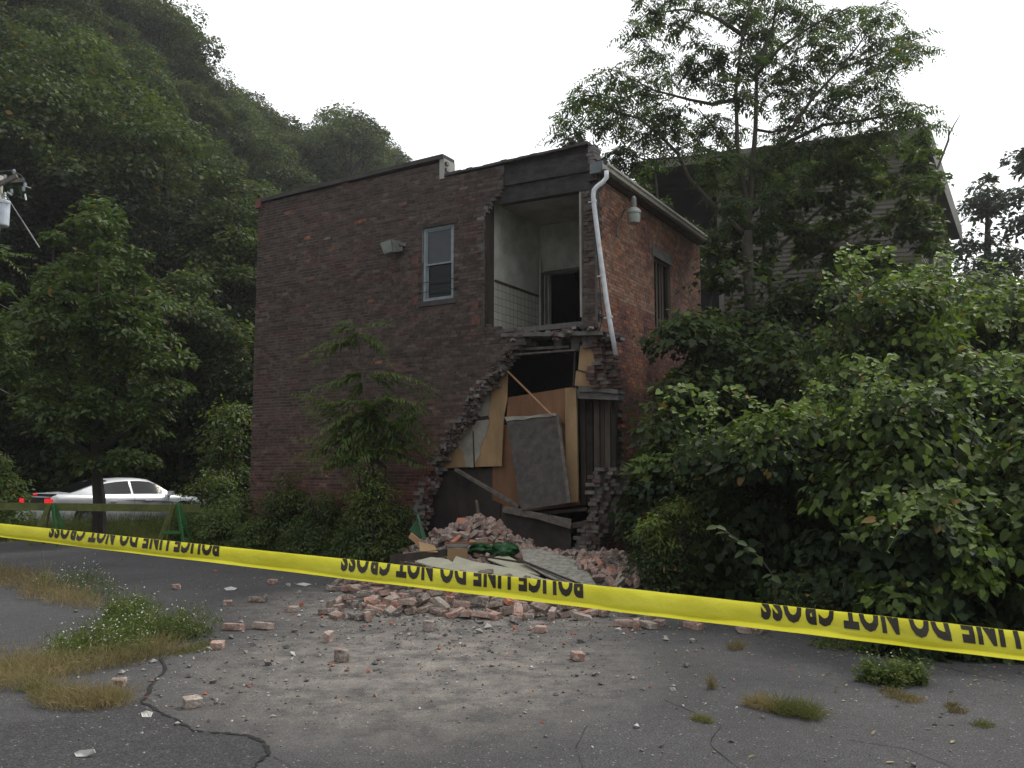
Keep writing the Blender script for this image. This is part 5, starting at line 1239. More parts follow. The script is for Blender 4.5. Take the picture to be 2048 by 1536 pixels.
#=====BARRICADE, POLE=====
YB = 19.6
ba = empty('barricade', (at(105, 1000, YB).x, YB, 0), 'yellow-green plank barricade on green A-frame legs before the silver car', 'barricade')
m = MB(); m.bar(at(-60, 1012, YB), at(400, 1017, YB + .4), .05, .17); m.build('rail', M['sawyellow'], ba)
for px in (103, 352):
    t_ = at(px, 1010, YB - .02); 
    for dx, mt in ((-.30, 'sawyellow'), (.30, 'sawgreen')):
        for dy in (-.25, .25):
            m = MB(); m.bar(t_ + Vector((dx * .12, dy * .1, .03)), Vector((t_.x + dx, YB + dy, 0)), .035, .09); m.build('leg', M[mt], ba)
    m = MB(); m.bar(Vector((t_.x - .2, YB - .2, .3)), Vector((t_.x + .2, YB - .2, .3)), .03, .07); m.build('cross_brace', M['sawgreen'], ba)
YP = 27.0
pb = at(-16, 940, YP); pb = Vector((pb.x, YP, 0))
po = empty('utility_pole', pb, 'weathered utility pole with cross-arms at the left photo edge', 'utility pole')
def PL(x, y, d=0): return at(x, y, YP + d)
pt = PL(4, 352)
m = MB(); m.tube([pb - Vector((.35, 0, 0)), Vector((PL(-20, 600).x, YP, PL(0, 600).z)), PL(-1, 352)], [.17, .15, .12], 12); m.build('post', M['poleswood'], po, smooth=True)
m = MB(); m.bar(PL(-60, 395, -.2), PL(34, 352, -.2), .10, .14); m.bar(PL(-60, 368, .2), PL(50, 360, .9), .10, .13); m.build('crossarm', M['greywood'], po)
m = MB(); m.bar(PL(-2, 372, -.22), PL(12, 420, -.1), .05, .05); m.bar(PL(0, 366, .1), PL(20, 360, .1), .05, .05); m.build('arm_brace', M['poleswood'], po)
for x, y in ((47, 380), (50, 372), (23, 385), (10, 356), (28, 345)):
    m = MB(); p = PL(x, y, .3); lathe(m, p, [(0, .12), (.05, .10), (.03, .07), (.06, .05), (.03, .02), (.06, 0), (.03, -.03), (0, -.05)], 10); m.build('insulator', M['tank'], po)
m = MB(); m.bar(PL(50, 372, .3), PL(62, 376, .3), .03, .03); m.bar(PL(50, 388, .3), PL(52, 400, .3), .04, .04); m.bar(PL(15, 384, 0), PL(24, 390, 0), .04, .04); m.build('cut_outs', M['whitemetal'], po)
m = MB(); m.tube([PL(-30, 352), PL(0, 343), PL(22, 341), PL(42, 350), PL(52, 366, .3)], .012, 5); m.tube([PL(14, 394), PL(45, 442), PL(79, 495, -3)], .02, 5); m.build('drop_wire', M['wire'], po)
tc_ = PL(2, 425, -.3)
tr = empty('pole_transformer', tc_, 'pale grey can transformer hanging on the utility pole at the left edge', 'transformer')
m = MB(); lathe(m, tc_, [(0, .42), (.10, .41), (.26, .38), (.27, .34), (.25, .34), (.25, -.42), (.22, -.46), (0, -.46)], 20); m.build('tank', M['tank'], tr, smooth=False)
m = MB(); lathe(m, tc_ + Vector((.12, -.05, .4)), [(0, .26), (.03, .25), (.05, .2), (.035, .17), (.06, .12), (.04, .08), (.07, .02), (0, 0)], 10); m.build('bushing', M['lens'], tr)
m = MB(); m.bar(tc_ + Vector((.1, -.26, .30)), tc_ + Vector((.31, -.02, .30)), .04, .05); m.build('lifting_lug', M['tank'], tr)
for i, (a, b, lab) in enumerate(((((-80, 560, 26), (130, 655, 34)), None, 'thin slack cable crossing the dark trees just right of the utility pole'), (((-60, 850, 22), (60, 800, 19)), None, ''),)[:1]):
    m = MB(); p, q = at(*a[0]), at(*a[1]); m.tube([p.lerp(q, k / 8) - Z * .25 * math.sin(math.pi * k / 8) for k in range(9)], .012, 5); o = m.build('slack_cable', M['wire'], loc=p); tag(o, lab, 'cable')
m = MB(); p, q = at(-80, 725, 24), at(110, 825, 24); m.tube([p.lerp(q, k / 8) - Z * .15 * math.sin(math.pi * k / 8) for k in range(9)], .010, 5); o = m.build('slack_cable', M['wire'], loc=p); tag(o, 'lower thin cable slanting down at the left edge behind the young tree', 'cable')
# frond hanging in at the left edge under the transformer
fb = at(-6, 508, 12); lf = empty('overhanging_sprig', fb, 'bright fern-like sprig poking in at the left edge under the transformer', 'branch')
lb = LB(); g = np.random.default_rng(3)
for tip, dd in (((72, 512), 0), ((56, 552), .1), ((18, 488), .3), ((-60, 560), 0)): frond(lb, g, (0, 0, 0), at(*tip, 12 + dd) - fb, .07, 15, .09, .026, .45)
lb.build('leaves', M['leaf_ail'], lf)
m = MB(); m.tube([at(-260, 560, 12) , at(-100, 540, 12), at(-6, 508, 12)], [.03, .02, .008], 6); m.build('twig', M['bark'], lf)

#=====TAPE=====
kz = 0.00032
def tz(px): return 1.0 / (0.2747 * (1 + kz * px))
def tape_pt(px, v):
    """v 0 top .. 1 bottom, measured over the folded strip"""
    px_, Y = px, tz(px)
    yt = 1048 + (1265 - 1048) * px / 2048 - 2.0 * math.sin(px / 2048 * math.pi); yb = 1075 + (1323 - 1075) * px / 2048
    a = at(px, yt, Y * 1.0); b = at(px, yb, Y)
    p = a.lerp(b, v); 
    fold = 0.012 * (1 - v) ** 2
    wob = 0.0035 * math.sin(px * 0.0113 + v * 2.2) + 0.0014 * math.sin(px * 0.037 + v * 4 + 1.3 * math.sin(px * .004)) + 0.0009 * math.sin(px * 0.093 - v * 5) * (1 - v * .6)
    return p + Vector((0, fold * 1.5 + wob + .014 * max(0, v - .76) / .24, 0))
tp0 = tape_pt(1024, .5)
tape = empty('barrier_tape', tp0, 'taut yellow barrier tape with upside-down black lettering across the whole foreground', 'barrier tape')
m = MB(); xs = list(range(-1500, 3001, 10)); nv = 11; vs_ = []
for x in xs:
    back = tape_pt(x, 0)
    for j in range(nv): vs_.append(tape_pt(x, j / (nv - 1)))
fs = [(i * nv + j, i * nv + j + 1, (i + 1) * nv + j + 1, (i + 1) * nv + j) for i in range(len(xs) - 1) for j in range(nv - 1)]
m.add(vs_, fs)
vs_ = []                                             # the strip turned over behind its top edge
for x in xs:
    a = tape_pt(x, 0)
    for j in range(4): vs_.append(a + Vector((0, .002 + .006 * (j > 0) + .001 * j, -.009 * j)))
m.add(vs_, [(i * 4 + j, (i + 1) * 4 + j, (i + 1) * 4 + j + 1, i * 4 + j + 1) for i in range(len(xs) - 1) for j in range(3)])
m.build('strip', M['tape'], tape, smooth=True)
def text_polys(txt):
    cu = bpy.data.curves.new('t', 'FONT'); cu.body = txt; cu.size = 1; cu.offset = 0.055; cu.resolution_u = 3; cu.space_character = 1.17; cu.space_word = 1.0
    o = bpy.data.objects.new('t', cu); col.objects.link(o); bpy.context.view_layer.update()
    me = bpy.data.meshes.new_from_object(o); bpy.data.objects.remove(o); bpy.data.curves.remove(cu); return me
tm_ = text_polys('POLICE LINE DO NOT CROSS')
bmt = bmesh.new(); bmt.from_mesh(tm_)
xs_ = [v.co.x for v in bmt.verts]; x0, x1 = min(xs_), max(xs_); ys_ = [v.co.y for v in bmt.verts]; y0, y1 = min(ys_), max(ys_)
cut = y0 + (y1 - y0) * 0.50
geom = bmt.verts[:] + bmt.edges[:] + bmt.faces[:]
bmesh.ops.bisect_plane(bmt, geom=geom, plane_co=(0, cut, 0), plane_no=(0, -1, 0), clear_outer=True)
bmesh.ops.triangulate(bmt, faces=bmt.faces[:])
bmesh.ops.subdivide_edges(bmt, edges=[e for e in bmt.edges if e.calc_length() > .25], cuts=1)
blocks = [(95, 437), (680, 1167), (1522, None), (None, 95 - 160)]
# arc length along the tape is proportional to q(px) = px / (1 + kz px)
q = lambda p: p / (1 + kz * p); iq = lambda t: t / (1 - kz * t)
BLq = (q(437) - q(95) + q(1167) - q(680)) / 2; per = ((q(680) - q(95)) + (q(1522) - q(680))) / 2
for k in range(-2, 5):
    qs = q(95) + per * k
    if k == 1: qs = q(680)
    if k == 2: qs = q(1522)
    m = MB(); vv = []
    for v in bmt.verts:
        f = (v.co.x - x0) / (x1 - x0); px = iq(qs + BLq * (1 - f))
        h_ = (v.co.y - cut) / (y1 - cut)
        p = tape_pt(px, 0.0 + 0.60 * h_); vv.append(p + Vector((0, -0.0022, 0)))
    m.add(vv, [tuple(v.index for v in f.verts) for f in bmt.faces]); m.build('lettering', M['lettering'], tape)
bmt.free()

#=====FALLEN BOARDS AND SCRAP=====
def slab(name, pts, th, mm, label, cat, group=None, mat2=None):
    P = [Vector(p) for p in pts]; n = (P[1] - P[0]).cross(P[2] - P[0]).normalized()
    if n.z < 0: n = -n
    m = MB(); m.prism(P, n * -th); o = m.build(name, M[mm], loc=P[0]); return tag(o, label, cat, group)
def wpts(pts, offs):
    if not hasattr(offs, '__len__'): offs = [offs] * len(pts)
    return [WW(x, y, o) for (x, y), o in zip(pts, offs)]
rz = random.Random(4)
dpn = empty('leaning_door', WW(1090, 1015, -.05), 'flaking dark grey door panel leaning in the broken ground floor', 'door')
m = MB(); m.prism(wpts([(1013, 840), (1112, 832), (1135, 1006), (1042, 1021)], [.18, .18, -.02, -.02]), V * .035); m.build('panel', M['doorpanel'], dpn)
m = MB(); m.prism(wpts([(1112, 830), (1117, 830), (1141, 1004), (1135, 1006)], [.175, .175, -.03, -.03]), V * .05); m.build('edge_strip', M['greywood'], dpn); m = MB(); m.prism(wpts(ragged([(1008, 835), (1112, 827), (1112, 832), (1013, 842)], 1.6, rz, 6), .165), V * .05); m.build('torn_edge', M['paleplaster'], dpn)
def stick(name, a, oa, b, ob, w, h, mm, label, cat='plank', group=None):
    p, q_ = WW(*a, oa), WW(*b, ob); m = MB(); m.bar(p, q_, w, h, up=-V); o = m.build(name, M[mm], loc=p); return tag(o, label, cat, group)
stick('wood_lath', (1015, 742), .20, (1104, 830), .10, .02, .045, 'lath', 'pale orange lath slanting across the dark ground-floor opening', 'lath')
stick('plank', (912, 939), .22, (1040, 1014), .10, .05, .11, 'greywood', 'weathered plank sloping down from the tan wallboard to the foot of the grey door')
stick('plank', (1006, 1018), .03, (1142, 1045), -.02, .12, .03, 'greywood', 'upper of the two grey boards lying on the dark boarding')
stick('plank', (1060, 1028), -.06, (1142, 1052), -.06, .10, .03, 'greywood', 'lower of the two grey boards lying on the dark boarding')
stick('beam', (1050, 1030), .2, (1175, 1018), .22, .06, .05, 'darkwood', 'splintered dark beam stuck between the dark boarding and the brick pier', 'beam')
stick('beam', (1140, 1052), .05, (1215, 1040), .15, .10, .08, 'darkwood', 'short dark beam end jutting from the broken brick pier', 'beam')
stick('short_post', (953, 1000), -.35, (960, 1048), -.4, .03, .05, 'greywood', 'short brown stick upright at the top of the brick heap', 'stick')

#=====BRICKS=====
hp = lambda x, y: G(x, y)
pkA = at(952, 1040, 15.6); pkB = at(1140, 1120, 14.2); pkC = at(1050, 1110, 14.6)
ridge = [(at(855, 1085, 16.3), .25, .7), (pkA, .80, .85), (at(900, 1060, 15.9), .55, .7), (at(1010, 1075, 15.3), .45, .8), (at(1080, 1110, 14.7), .28, .8), (at(1150, 1125, 14.2), .30, .7), (at(1215, 1140, 13.7), .34, .7), (at(1262, 1160, 13.2), .22, .6), (at(960, 1090, 14.7), .30, .8)]
def mound(x, y):
    h = 0
    for p, a, r in ridge:
        d2 = ((x - p.x) ** 2 + (y - p.y) ** 2) / r ** 2
        h = max(h, a * max(0, 1 - d2 * .9) ** .8) if d2 < 1.1 else h
    return h
def mound2(x, y): return (mound(x, y) * 2 + mound(x + .12, y) + mound(x - .12, y) + mound(x, y + .12) + mound(x, y - .12)) / 6
m = MB(); nx, ny = 70, 60; X0, X1, Y0_, Y1_ = -2.6, 3.2, 12.2, 17.4
rz2 = random.Random(8)
vs_ = []
for i in range(nx):
    for j in range(ny):
        x = X0 + (X1 - X0) * i / (nx - 1); y = Y0_ + (Y1_ - Y0_) * j / (ny - 1); h = mound2(x, y); vs_.append((x, y, h - .05 + rz2.uniform(0, .05) * (h > 0.02) - .03 * (h <= .02)))
m.add(vs_, [(i * ny + j, (i + 1) * ny + j, (i + 1) * ny + j + 1, i * ny + j + 1) for i in range(nx - 1) for j in range(ny - 1)])
tag(m.build('rubble', M['concrete']), 'fine mortar rubble filling the heap under the bricks', 'rubble', kind='stuff')
def brick_mesh(seed, half=1.0):
    r = random.Random(seed); bm_ = bmesh.new(); bmesh.ops.create_cube(bm_, size=1.0)
    bmesh.ops.scale(bm_, vec=(0.222 * half, 0.104, 0.066), verts=bm_.verts)
    bmesh.ops.subdivide_edges(bm_, edges=bm_.edges[:], cuts=2, use_grid_fill=True)
    bmesh.ops.bevel(bm_, geom=[e for e in bm_.edges if len(e.link_faces) == 2 and e.calc_face_angle(0) > 1], offset=.004, segments=1, affect='EDGES')
    for v in bm_.verts:
        v.co += Vector((r.uniform(-1, 1), r.uniform(-1, 1), r.uniform(-1, 1))) * .0022
    for k in range(r.choice([1, 1, 2, 3])):                     # knocked-off corners
        c = Vector((r.choice([-1, 1]) * .1025 * half, r.choice([-1, 1]) * .049, r.choice([-1, 1]) * .031)); n = Vector((c.x / half * 5, c.y * 10, c.z * 16)).normalized()
        n = (n + Vector((r.uniform(-.4, .4), r.uniform(-.4, .4), r.uniform(-.4, .4)))).normalized()
        co = c - n * r.uniform(.004, .022)
        g_ = bmesh.ops.bisect_plane(bm_, geom=bm_.verts[:] + bm_.edges[:] + bm_.faces[:], plane_co=co, plane_no=n, clear_outer=True)
        ed = [e for e in g_['geom_cut'] if isinstance(e, bmesh.types.BMEdge)]
        try: bmesh.ops.holes_fill(bm_, edges=ed)
        except Exception: pass
    if half == 1.0 and seed % 3 == 0:                            # mortar still stuck on
        mt = bmesh.ops.create_cube(bm_, size=1.0)['verts']; bmesh.ops.scale(bm_, vec=(.15, .07, .012), verts=mt); bmesh.ops.translate(bm_, vec=(.01, 0, .035), verts=mt)
        for v in mt: v.co += Vector((r.uniform(-.02, .02), r.uniform(-.012, .012), r.uniform(-.003, .003)))
    me = bpy.data.meshes.new('brick'); bm_.to_mesh(me); bm_.free(); me.materials.append(M['loose']); return me
BM_ = [brick_mesh(i) for i in range(8)]; BH = [brick_mesh(20 + i, .55) for i in range(5)]
rk = random.Random(19)
def brick(loc, rot, mesh, label, group):
    o = bpy.data.objects.new('brick', mesh); col.objects.link(o); o.location = loc; o.rotation_euler = rot; tag(o, label, 'brick', group); return o
def lying(px, py, rz_, mesh, label, group=None, tilt=0, z=None):
    p = G(px, py); face = rk.choice([0, 0, 1]); h = .031 if face == 0 else .049
    return brick((p.x, p.y, (z if z is not None else 0) + h + .001 + abs(tilt) * .04), (tilt + (math.pi / 2 if face else 0), 0, rz_), mesh, label, group)
LG = 'stray bricks lying apart on the asphalt'
stray = [(352, 1178, 'dark red half brick alone on the asphalt above the flowering weeds', 1), (545, 1168, 'small red brick just under the tape, left of the brick spread', 1), (455, 1212, 'brown broken brick with an orange end left of the bright orange piece', 1), (515, 1204, 'bright orange broken brick piece on the asphalt', 0),
         (587, 1224, 'worn pale brick lump left of the spread', 1), (467, 1260, 'grey brick, left one of the level pair near the flowering weeds', 0), (526, 1258, 'dark brick, right one of the level pair near the flowering weeds', 0), (434, 1298, 'upright brick stub at the edge of the weeds', 1),
         (657, 1284, 'dark half brick alone below the left end of the brick spread', 1), (683, 1323, 'small dark brick cube on the dusty asphalt', 1), (1155, 1320, 'star-shaped broken brick alone in the middle of the asphalt', 1), (384, 1414, 'orange-red brick chunk by the crack', 1), (236, 1374, 'little orange brick lump beside the dry grass', 1),
         (1082, 1265, 'orange sliver of brick standing below the spread', 1), (858, 1262, 'tiny dark brick stub below the spread', 1), (1250, 1253, 'dark flat brick at the left of the small right-hand cluster', 0), (1272, 1258, 'grey brick in front of the small right-hand cluster', 1), (1296, 1256, 'orange-brown brick in the middle of the small right-hand cluster', 0),
         (1300, 1240, 'reddish brick topping the small right-hand cluster', 0), (1318, 1252, 'grey lump at the right of the small right-hand cluster', 1), (1387, 1257, 'lone grey brick between the small cluster and the brick pair', 0), (1485, 1264, 'longer red brick of the pair right of the lone grey brick', 0), (1512, 1268, 'brown half brick touching the longer red brick of the pair', 1)]
for px, py, lab, hf in stray: lying(px, py, rk.uniform(0, 3.14), rk.choice(BH if hf else BM_), lab, LG, tilt=rk.uniform(0, .15))
m = MB()
front_poly = [(640, 1168), (700, 1150), (830, 1140), (1000, 1165), (1200, 1190), (1325, 1222), (1300, 1246), (1190, 1240), (1080, 1248), (960, 1240), (860, 1232), (760, 1240), (700, 1250), (650, 1228), (690, 1195)]
n_ind = 23; FB, BB = [], []
def free(lst, p, d):
    return all((p.x - a) ** 2 + (p.y - b) ** 2 > d * d for a, b in lst)
tries = 0
while len(FB) < 190 and tries < 20000:
    tries += 1
    x, y = rk.uniform(630, 1330), rk.uniform(1140, 1255)
    if not inpoly(x, y, front_poly): continue
    p = G(x, y); dens = math.exp(-((x - 920) / 340) ** 2 - ((y - 1208) / 60) ** 2)
    if rk.random() > dens + .12: continue
    if free(FB, p, .122): FB.append((p.x, p.y))
fcs = [(G(800, 1190), .9), (G(930, 1200), 1.0), (G(1060, 1210), .9), (G(880, 1165), 1.2)]
def fm(x, y): return max([0] + [.12 * max(0, 1 - ((x - c.x) ** 2 + (y - c.y) ** 2) / r ** 2) for c, r in fcs])
lab_f = 'dusty fallen brick in the loose spread on the asphalt right below the tape'
for i, (x, y) in enumerate(FB):
    half = rk.random() < .3; face = rk.choice([0, 0, 0, 1]); p = Vector((x, y, 0))
    brick((x, y, (.031 if not face else .049) + rk.uniform(0, .02) + fm(x, y)), ((math.pi / 2 if face else 0) + rk.gauss(0, .18), rk.gauss(0, .15), rk.uniform(0, 3.14)), rk.choice(BH if half else BM_), lab_f, 'bricks spread on the asphalt')
n2 = 0; tries = 0; F2 = []
while n2 < 60 and tries < 6000:                                  # a second layer where they lie thick
    tries += 1; a = rk.choice(FB); x, y = a[0] + rk.uniform(-.08, .08), a[1] + rk.uniform(-.08, .08)
    nb = sum(1 for b in FB if (b[0] - x) ** 2 + (b[1] - y) ** 2 < .09)
    if nb < 5 or not free(F2, Vector((x, y, 0)), .19): continue
    F2.append((x, y)); n2 += 1
    brick((x, y, .10 + rk.uniform(0, .03) + fm(x, y)), (rk.gauss(0, .3), rk.gauss(0, .35), rk.uniform(0, 3.14)), rk.choice(BM_), lab_f, 'bricks spread on the asphalt')
# back heap
cand = []; tries = 0
while len(cand) < 620 and tries < 30000:
    tries += 1; x, y = rk.uniform(X0, X1), rk.uniform(Y0_, Y1_); h = mound2(x, y)
    if h < .05 and rk.random() > .05: continue
    if h < .01: continue
    if (Vector((x, y, 0)) - C0).dot(V) > .35: continue
    if all((x - a) ** 2 + (y - b) ** 2 + (hz - h) ** 2 > .0105 for a, b, hz in cand): cand.append((x, y, h))
cand.sort(key=lambda c: c[1])
mfar = MB(); n_heap = 300 - 190 - 60 - 23
lab_b = 'fallen brick in the heap piled against the collapsed wall'
for i, (x, y, h) in enumerate(cand):
    rot = (rk.gauss(0, .5) + rk.choice([0, 0, 1.57]), rk.gauss(0, .5), rk.uniform(0, 3.14)); me = rk.choice(BM_ + BH[:3]); loc = (x, y, h + rk.uniform(-.01, .05))
    if i < n_heap: brick(loc, rot, me, lab_b, 'bricks heaped against the building')
    else:
        from mathutils import Euler
        Mx = Matrix.Translation(loc) @ Euler(rot).to_matrix().to_4x4(); b0_ = [Mx @ v.co for v in me.vertices]
        mfar.add(b0_, [tuple(p.vertices) for p in me.polygons])
tag(mfar.build('heaped_bricks', M['loose']), 'the many further bricks of the heap against the collapsed wall', 'bricks', kind='stuff')
print('bricks', len(FB), n2, len(cand))

# boards on the heap
hb = lambda x, y, Y: at(x, y, Y)
slab('plaster_board', [hb(x, y, Y) for x, y, Y in [(1042, 1099, 14.2), (1078, 1098, 14.3), (1128, 1112, 13.9), (1155, 1122, 13.7), (1180, 1148, 13.0), (1194, 1172, 12.6), (1130, 1166, 12.7), (1092, 1150, 13.0), (1048, 1125, 13.5)]], .02, 'grey_board', 'speckled grey-white board slab, rightmost on the rubble behind the tape', 'board')
slab('plaster_board', [hb(x, y, Y) for x, y, Y in [(830, 1122, 13.6), (862, 1114, 13.9), (895, 1118, 13.8), (905, 1124, 13.6), (912, 1112, 13.9), (945, 1122, 13.7), (990, 1130, 13.4), (1040, 1140, 13.1), (1090, 1158, 12.7), (1125, 1172, 12.4), (1040, 1156, 12.7), (960, 1148, 12.9), (880, 1138, 13.1)]], .018, 'white_board', 'long torn cream board lying flat behind the tape', 'board')
slab('plaster_board', [hb(x, y, Y) for x, y, Y in [(975, 1118, 13.95), (1010, 1108, 14.2), (1050, 1130, 13.6), (1080, 1150, 13.15), (1030, 1140, 13.3)]], .015, 'white_board', 'narrow cream shard between the long cream board and the speckled slab', 'board')
def pile_box(name, a, b, w, h, mm, label, cat, up=(0, 0, 1)):
    m = MB(); m.bar(a, b, w, h, up=up); o = m.build(name, M[mm], loc=a); return tag(o, label, cat)
pile_box('black_batten', hb(800, 1124, 13.4), hb(1000, 1158, 12.5), .05, .02, 'darkwood', 'thin black batten under the front edge of the long cream board', 'batten')
pile_box('black_batten', hb(960, 1112, 14.1), hb(1070, 1128, 13.6), .04, .02, 'darkwood', 'thin black batten lying over the narrow cream shard', 'batten')
pile_box('black_batten', hb(1040, 1120, 13.6), hb(1160, 1168, 12.5), .04, .02, 'darkwood', 'black strip between the long cream board and the speckled slab', 'batten')
pile_box('dark_plank', hb(780, 1118, 13.9), hb(905, 1104, 14.1), .03, .12, 'darkwood', 'long dark plank on edge left of the wooden box end', 'plank')
pile_box('dark_plank', hb(890, 1086, 14.6), hb(985, 1086, 14.5), .12, .03, 'orangewood', 'red-brown plank lying across the heap behind the wooden box end', 'plank')
pile_box('timber_strip', hb(820, 1070, 14.4), hb(840, 1086, 14.3), .02, .10, 'lath', 'short pale splinter board sticking up left of the green plastic', 'board')
bx = hb(915, 1108, 14.0); o = empty('wooden_box', bx, 'open pale wooden box end standing on the boards behind the tape', 'box')
m = MB()
for k in range(5): m.pbox(bx + Vector((-.165 + k * .066, 0, -.11)), (.064, 0, 0), (0, .02, 0), (0, 0, .2 + .006 * (k % 2)))
m.build('slatted_end', M['plywood'], o); m = MB(); m.pbox(bx + Vector((-.17, 0, .10)), (.34, 0, 0), (0, .35, .02), (0, 0, .015)); m.build('top_board', M['greywood'], o)
o = slab('wood_sheet', [hb(x, y, Y) for x, y, Y in [(838, 1083, 14.2), (868, 1090, 14.2), (876, 1104, 14.0), (840, 1102, 14.0)]], .02, 'plywood', 'broken tan wood sheet left of the wooden box end', 'board')
def crumple(name, c, s, seed, label):
    r = random.Random(seed); bm_ = bmesh.new(); bmesh.ops.create_icosphere(bm_, subdivisions=3, radius=1.0)
    for v in bm_.verts:
        d = vnoise(v.co.x * 2.3 + 5, v.co.y * 2.3 + v.co.z * 2.9, seed); v.co = Vector((v.co.x * s[0], v.co.y * s[1], v.co.z * s[2])) * (.55 + .8 * d) + Vector((r.uniform(-1, 1), r.uniform(-1, 1), r.uniform(-1, 1))) * min(s) * .12
    me = bpy.data.meshes.new(name); bm_.to_mesh(me); bm_.free(); me.materials.append(M['tarpgreen']); o = bpy.data.objects.new(name, me); o.location = c; col.objects.link(o); return tag(o, label, 'plastic scrap')
crumple('green_plastic', hb(1003, 1102, 14.2), (.24, .15, .13), 4, 'crumpled dark green plastic beside the wooden box end')
crumple('green_plastic', hb(962, 1098, 14.4), (.22, .15, .10), 9, 'dark green plastic lump under the red-brown plank')
gp = hb(845, 1060, 14.9)
m = MB(); m.prism([hb(833, 1028, 14.9), hb(838, 1030, 14.9), hb(853, 1078, 14.7), hb(846, 1082, 14.7)], (0, .03, 0)); m.prism([hb(818, 1060, 15.0), hb(834, 1038, 14.95), hb(846, 1078, 14.8), hb(830, 1072, 14.9)], (0, .02, 0)); o = m.build('green_plastic_stake', M['tarpgreen'], loc=gp); tag(o, 'bright green bent plastic strip standing at the left end of the brick heap', 'plastic scrap')
o = slab('white_scrap', [G(148, 1506, .01), G(160, 1500, .03), G(187, 1498, .05), G(190, 1505, .03), G(172, 1513, .01), G(152, 1513, .01)], .008, 'stone', 'white plaster flake on the asphalt near the bottom left corner', 'plaster flake')
o = slab('white_scrap', [G(282, 1425, .01), G(293, 1421, .03), G(304, 1424, .03), G(300, 1434, .01), G(284, 1434, .01)], .008, 'stone', 'white plaster flake beside the crack in the asphalt', 'plaster flake')
o = slab('white_scrap', [G(448, 1176, .01), G(462, 1173, .04), G(474, 1176, .03), G(468, 1180, .01), G(452, 1181, .01)], .008, 'stone', 'white plaster flake above the bright orange brick piece', 'plaster flake')
o = slab('white_scrap', [G(592, 1168, .01), G(606, 1165, .03), G(622, 1168, .03), G(610, 1172, .01)], .008, 'stone', 'white plaster flake left of the brick spread under the tape', 'plaster flake')
o = slab('tan_scrap', [G(92, 1326, .02), G(100, 1316, .06), G(124, 1315, .07), G(128, 1324, .04), G(110, 1330, .01)], .02, 'paleplaster', 'rounded tan rock in the dry grass at left', 'rock')
o = slab('tan_scrap', [G(318, 1298, .02), G(324, 1291, .05), G(336, 1291, .05), G(338, 1299, .02)], .02, 'paleplaster', 'small tan rock right of the flowering weeds', 'rock')

# chips and crumbs
mc = MB()
def chip(p, s):
    a = Vector((rk.gauss(0, 1), rk.gauss(0, 1), rk.gauss(0, .3))).normalized(); b = a.cross(Vector((rk.gauss(0, .4), rk.gauss(0, .4), 1))).normalized(); c_ = a.cross(b)
    pts = [p + a * s * rk.uniform(.6, 1) , p - a * s * rk.uniform(.6, 1), p + b * s * rk.uniform(.4, .9), p - b * s * rk.uniform(.4, .9), p + c_ * s * .5, p - c_ * s * .5]
    mc.add(pts, [(0, 2, 4), (2, 1, 4), (1, 3, 4), (3, 0, 4), (2, 0, 5), (1, 2, 5), (3, 1, 5), (0, 3, 5)])
for i in range(5200):
    u_ = rk.random()
    if u_ < .62: px, py = rk.gauss(920, 210), rk.gauss(1225, 42); 
    elif u_ < .82: px, py = rk.gauss(860, 350), rk.gauss(1320, 70)
    elif u_ < .88: px, py = rk.uniform(0, 2048), rk.uniform(1120, 1540)
    else: px, py = rk.gauss(420, 160), rk.gauss(1330, 80)
    if py < 1105 or py > 1600 or py > 1560: continue
    p = G(px, py)
    if p.x > 1.9 and py < 1150 + (px - 1290) * .24: continue
    s = min(.06, rk.lognormvariate(-4.7, .62)) * (1.35 if u_ < .62 else 1)
    chip(Vector((p.x, p.y, s * .3)), s)
for i in range(1800):
    x, y = rk.uniform(X0, X1), rk.uniform(Y0_, Y1_); h = mound2(x, y)
    if h > .04: chip(Vector((x, y, h + .02)), rk.uniform(.01, .045))
tag(mc.build('rubble_chips', M['chip']), 'small chips of brick and mortar strewn over the asphalt', 'rubble', kind='stuff')

